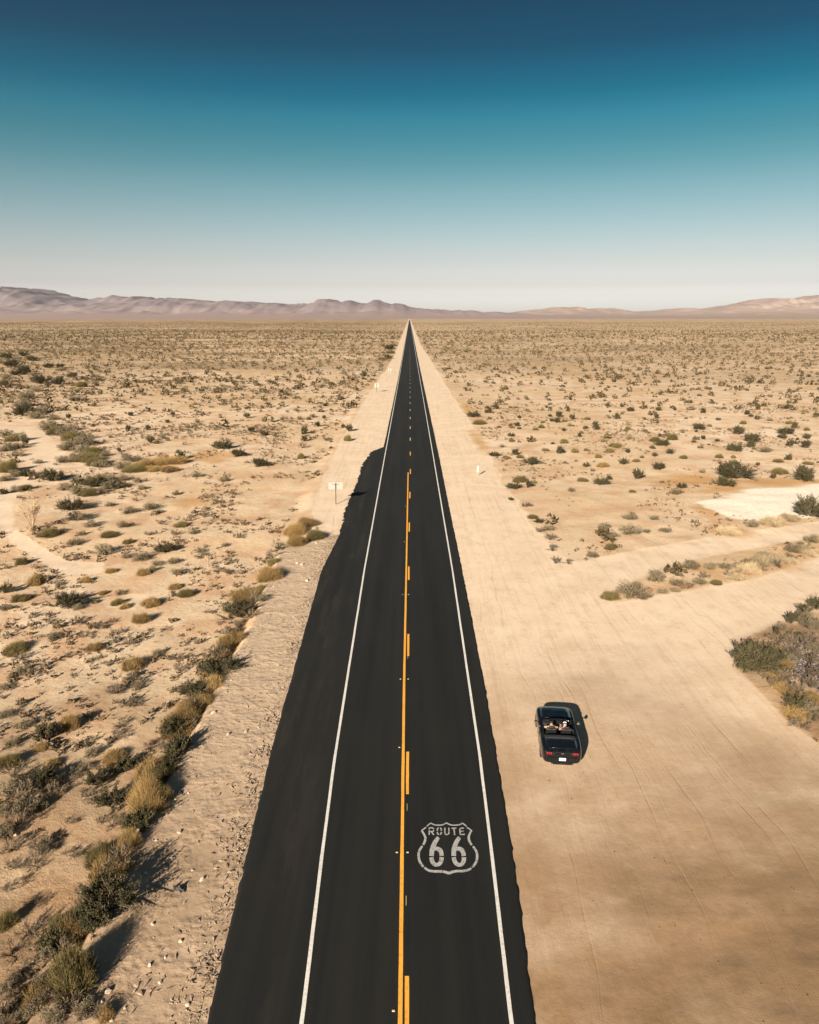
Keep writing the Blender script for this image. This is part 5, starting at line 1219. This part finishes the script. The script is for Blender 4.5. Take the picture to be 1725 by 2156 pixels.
SKY_R = [(-900, 664), (800, 664), (1000, 660), (1090, 655), (1110, 651), (1130, 649), (1150, 650), (1165, 646), (1190, 646), (1210, 643), (1225, 645), (1250, 648), (1262, 645), (1285, 648), (1305, 651), (1340, 654), (1400, 652), (1440, 648), (1500, 645), (1540, 640), (1570, 639), (1590, 633), (1625, 628), (1640, 625), (1660, 627), (1685, 625), (1700, 628), (1725, 621), (1800, 615), (1950, 606), (2200, 612), (2600, 640)]
range_('mountains', 15000, 10500, SKY_L, 3, mountain_mat('mountain_rock', (.165, .135, .14), (.235, .185, .175), (.10, .085, .092), (.29, .21, .185)), -17000, 9500)  # rock bands, their contrast raised to put relief shading into the colour
range_('hills', 18000, 9500, SKY_R, 8, mountain_mat('hill_rock', (.31, .23, .19), (.42, .315, .25), (.23, .175, .15), (.32, .235, .175)), -9000, 19500, .34)

# ------------------------------------------------------------------ air
hz = MB().box((0, 11400, 355), (52600, 29200, 716)).build('haze', plain('tmp', (1, 1, 1)))
mh = bpy.data.materials.new('haze_air'); mh.use_nodes = True; nt = mh.node_tree; nt.nodes.clear()
out = nt.nodes.new('ShaderNodeOutputMaterial'); pv = nt.nodes.new('ShaderNodeVolumePrincipled'); nt.links.new(pv.outputs[0], out.inputs['Volume'])
pv.inputs['Color'].default_value = (.84, .79, .83, 1); pv.inputs['Density'].default_value = 2.1e-5; pv.inputs['Anisotropy'].default_value = 0.32
hz.data.materials.clear(); hz.data.materials.append(mh); tag(hz, 'pale desert haze over the far plain and mountains', 'haze', kind='stuff')
hz.location.z = 0

# ------------------------------------------------------------------ light
SUN_EL, SUN_AZ = 21.5, 203.5
sd = bpy.data.lights.new('sun', 'SUN'); sd.energy = 5.0; sd.angle = R(.55); sd.color = (1.0, .885, .765)
so = link(bpy.data.objects.new('sun', sd))
az, el = R(SUN_AZ), R(SUN_EL)
to_sun = Vector((math.sin(az) * math.cos(el), math.cos(az) * math.cos(el), math.sin(el)))
so.rotation_euler = to_sun.to_track_quat('Z', 'Y').to_euler(); so.location = to_sun * 200

w = bpy.data.worlds.new("World"); scene.world = w; w.use_nodes = True; nt = w.node_tree; nt.nodes.clear()
wo = nt.nodes.new('ShaderNodeOutputWorld'); bg = nt.nodes.new('ShaderNodeBackground'); nt.links.new(bg.outputs[0], wo.inputs[0])
sky = nt.nodes.new('ShaderNodeTexSky'); sky.sky_type = 'NISHITA'; sky.sun_disc = False; sky.sun_elevation = el; sky.sun_rotation = az
sky.altitude = 300; sky.air_density = 1.0; sky.dust_density = 1.6; sky.ozone_density = 3.0
# the clear desert sky deepens quickly from a pale horizon to a dark teal overhead
tc = nt.nodes.new('ShaderNodeTexCoord'); sx = nt.nodes.new('ShaderNodeSeparateXYZ'); nt.links.new(tc.outputs['Generated'], sx.inputs[0])
cr = nt.nodes.new('ShaderNodeValToRGB'); nt.links.new(sx.outputs['Z'], cr.inputs[0])
SKY_TINT = [(0.0, (0.9996, 0.9153, 0.9453)), (0.0222, (0.7918, 0.7058, 0.7728)), (0.04, (0.5477, 0.4488, 0.4636)), (0.0691, (0.4487, 0.3545, 0.3251)), (0.0977, (0.3666, 0.3193, 0.2729)), (0.1255, (0.2849, 0.29, 0.2402)), (0.1527, (0.2108, 0.2615, 0.211)), (0.1791, (0.1237, 0.2262, 0.1824)), (0.2047, (0.0676, 0.1973, 0.1654)), (0.2296, (0.0288, 0.1779, 0.1605)), (0.2536, (0.0003, 0.1308, 0.1323)), (0.2768, (0.0003, 0.1016, 0.1094)), (0.2993, (0.0003, 0.0718, 0.0836)), (0.3209, (0.0003, 0.0647, 0.0777)), (0.3397, (0.0003, 0.0568, 0.0693)), (0.6, (0.08, 0.125, 0.125)), (1.0, (0.12, 0.17, 0.17))]
els = cr.color_ramp.elements
els[0].position = SKY_TINT[0][0]; els[0].color = (*SKY_TINT[0][1], 1); els[1].position = SKY_TINT[-1][0]; els[1].color = (*SKY_TINT[-1][1], 1)
for p_, c_ in SKY_TINT[1:-1]:
    e_ = els.new(p_); e_.color = (*c_, 1)
mx = nt.nodes.new('ShaderNodeMix'); mx.data_type = 'RGBA'; mx.blend_type = 'MULTIPLY'; mx.inputs[0].default_value = 1
nt.links.new(sky.outputs[0], mx.inputs[6]); nt.links.new(cr.outputs[0], mx.inputs[7]); nt.links.new(mx.outputs[2], bg.inputs['Color'])
bg.inputs['Strength'].default_value = .14

vs_ = scene.view_settings; vs_.view_transform = 'Standard'; vs_.look = 'None'; vs_.gamma = 1; vs_.exposure = 1.36
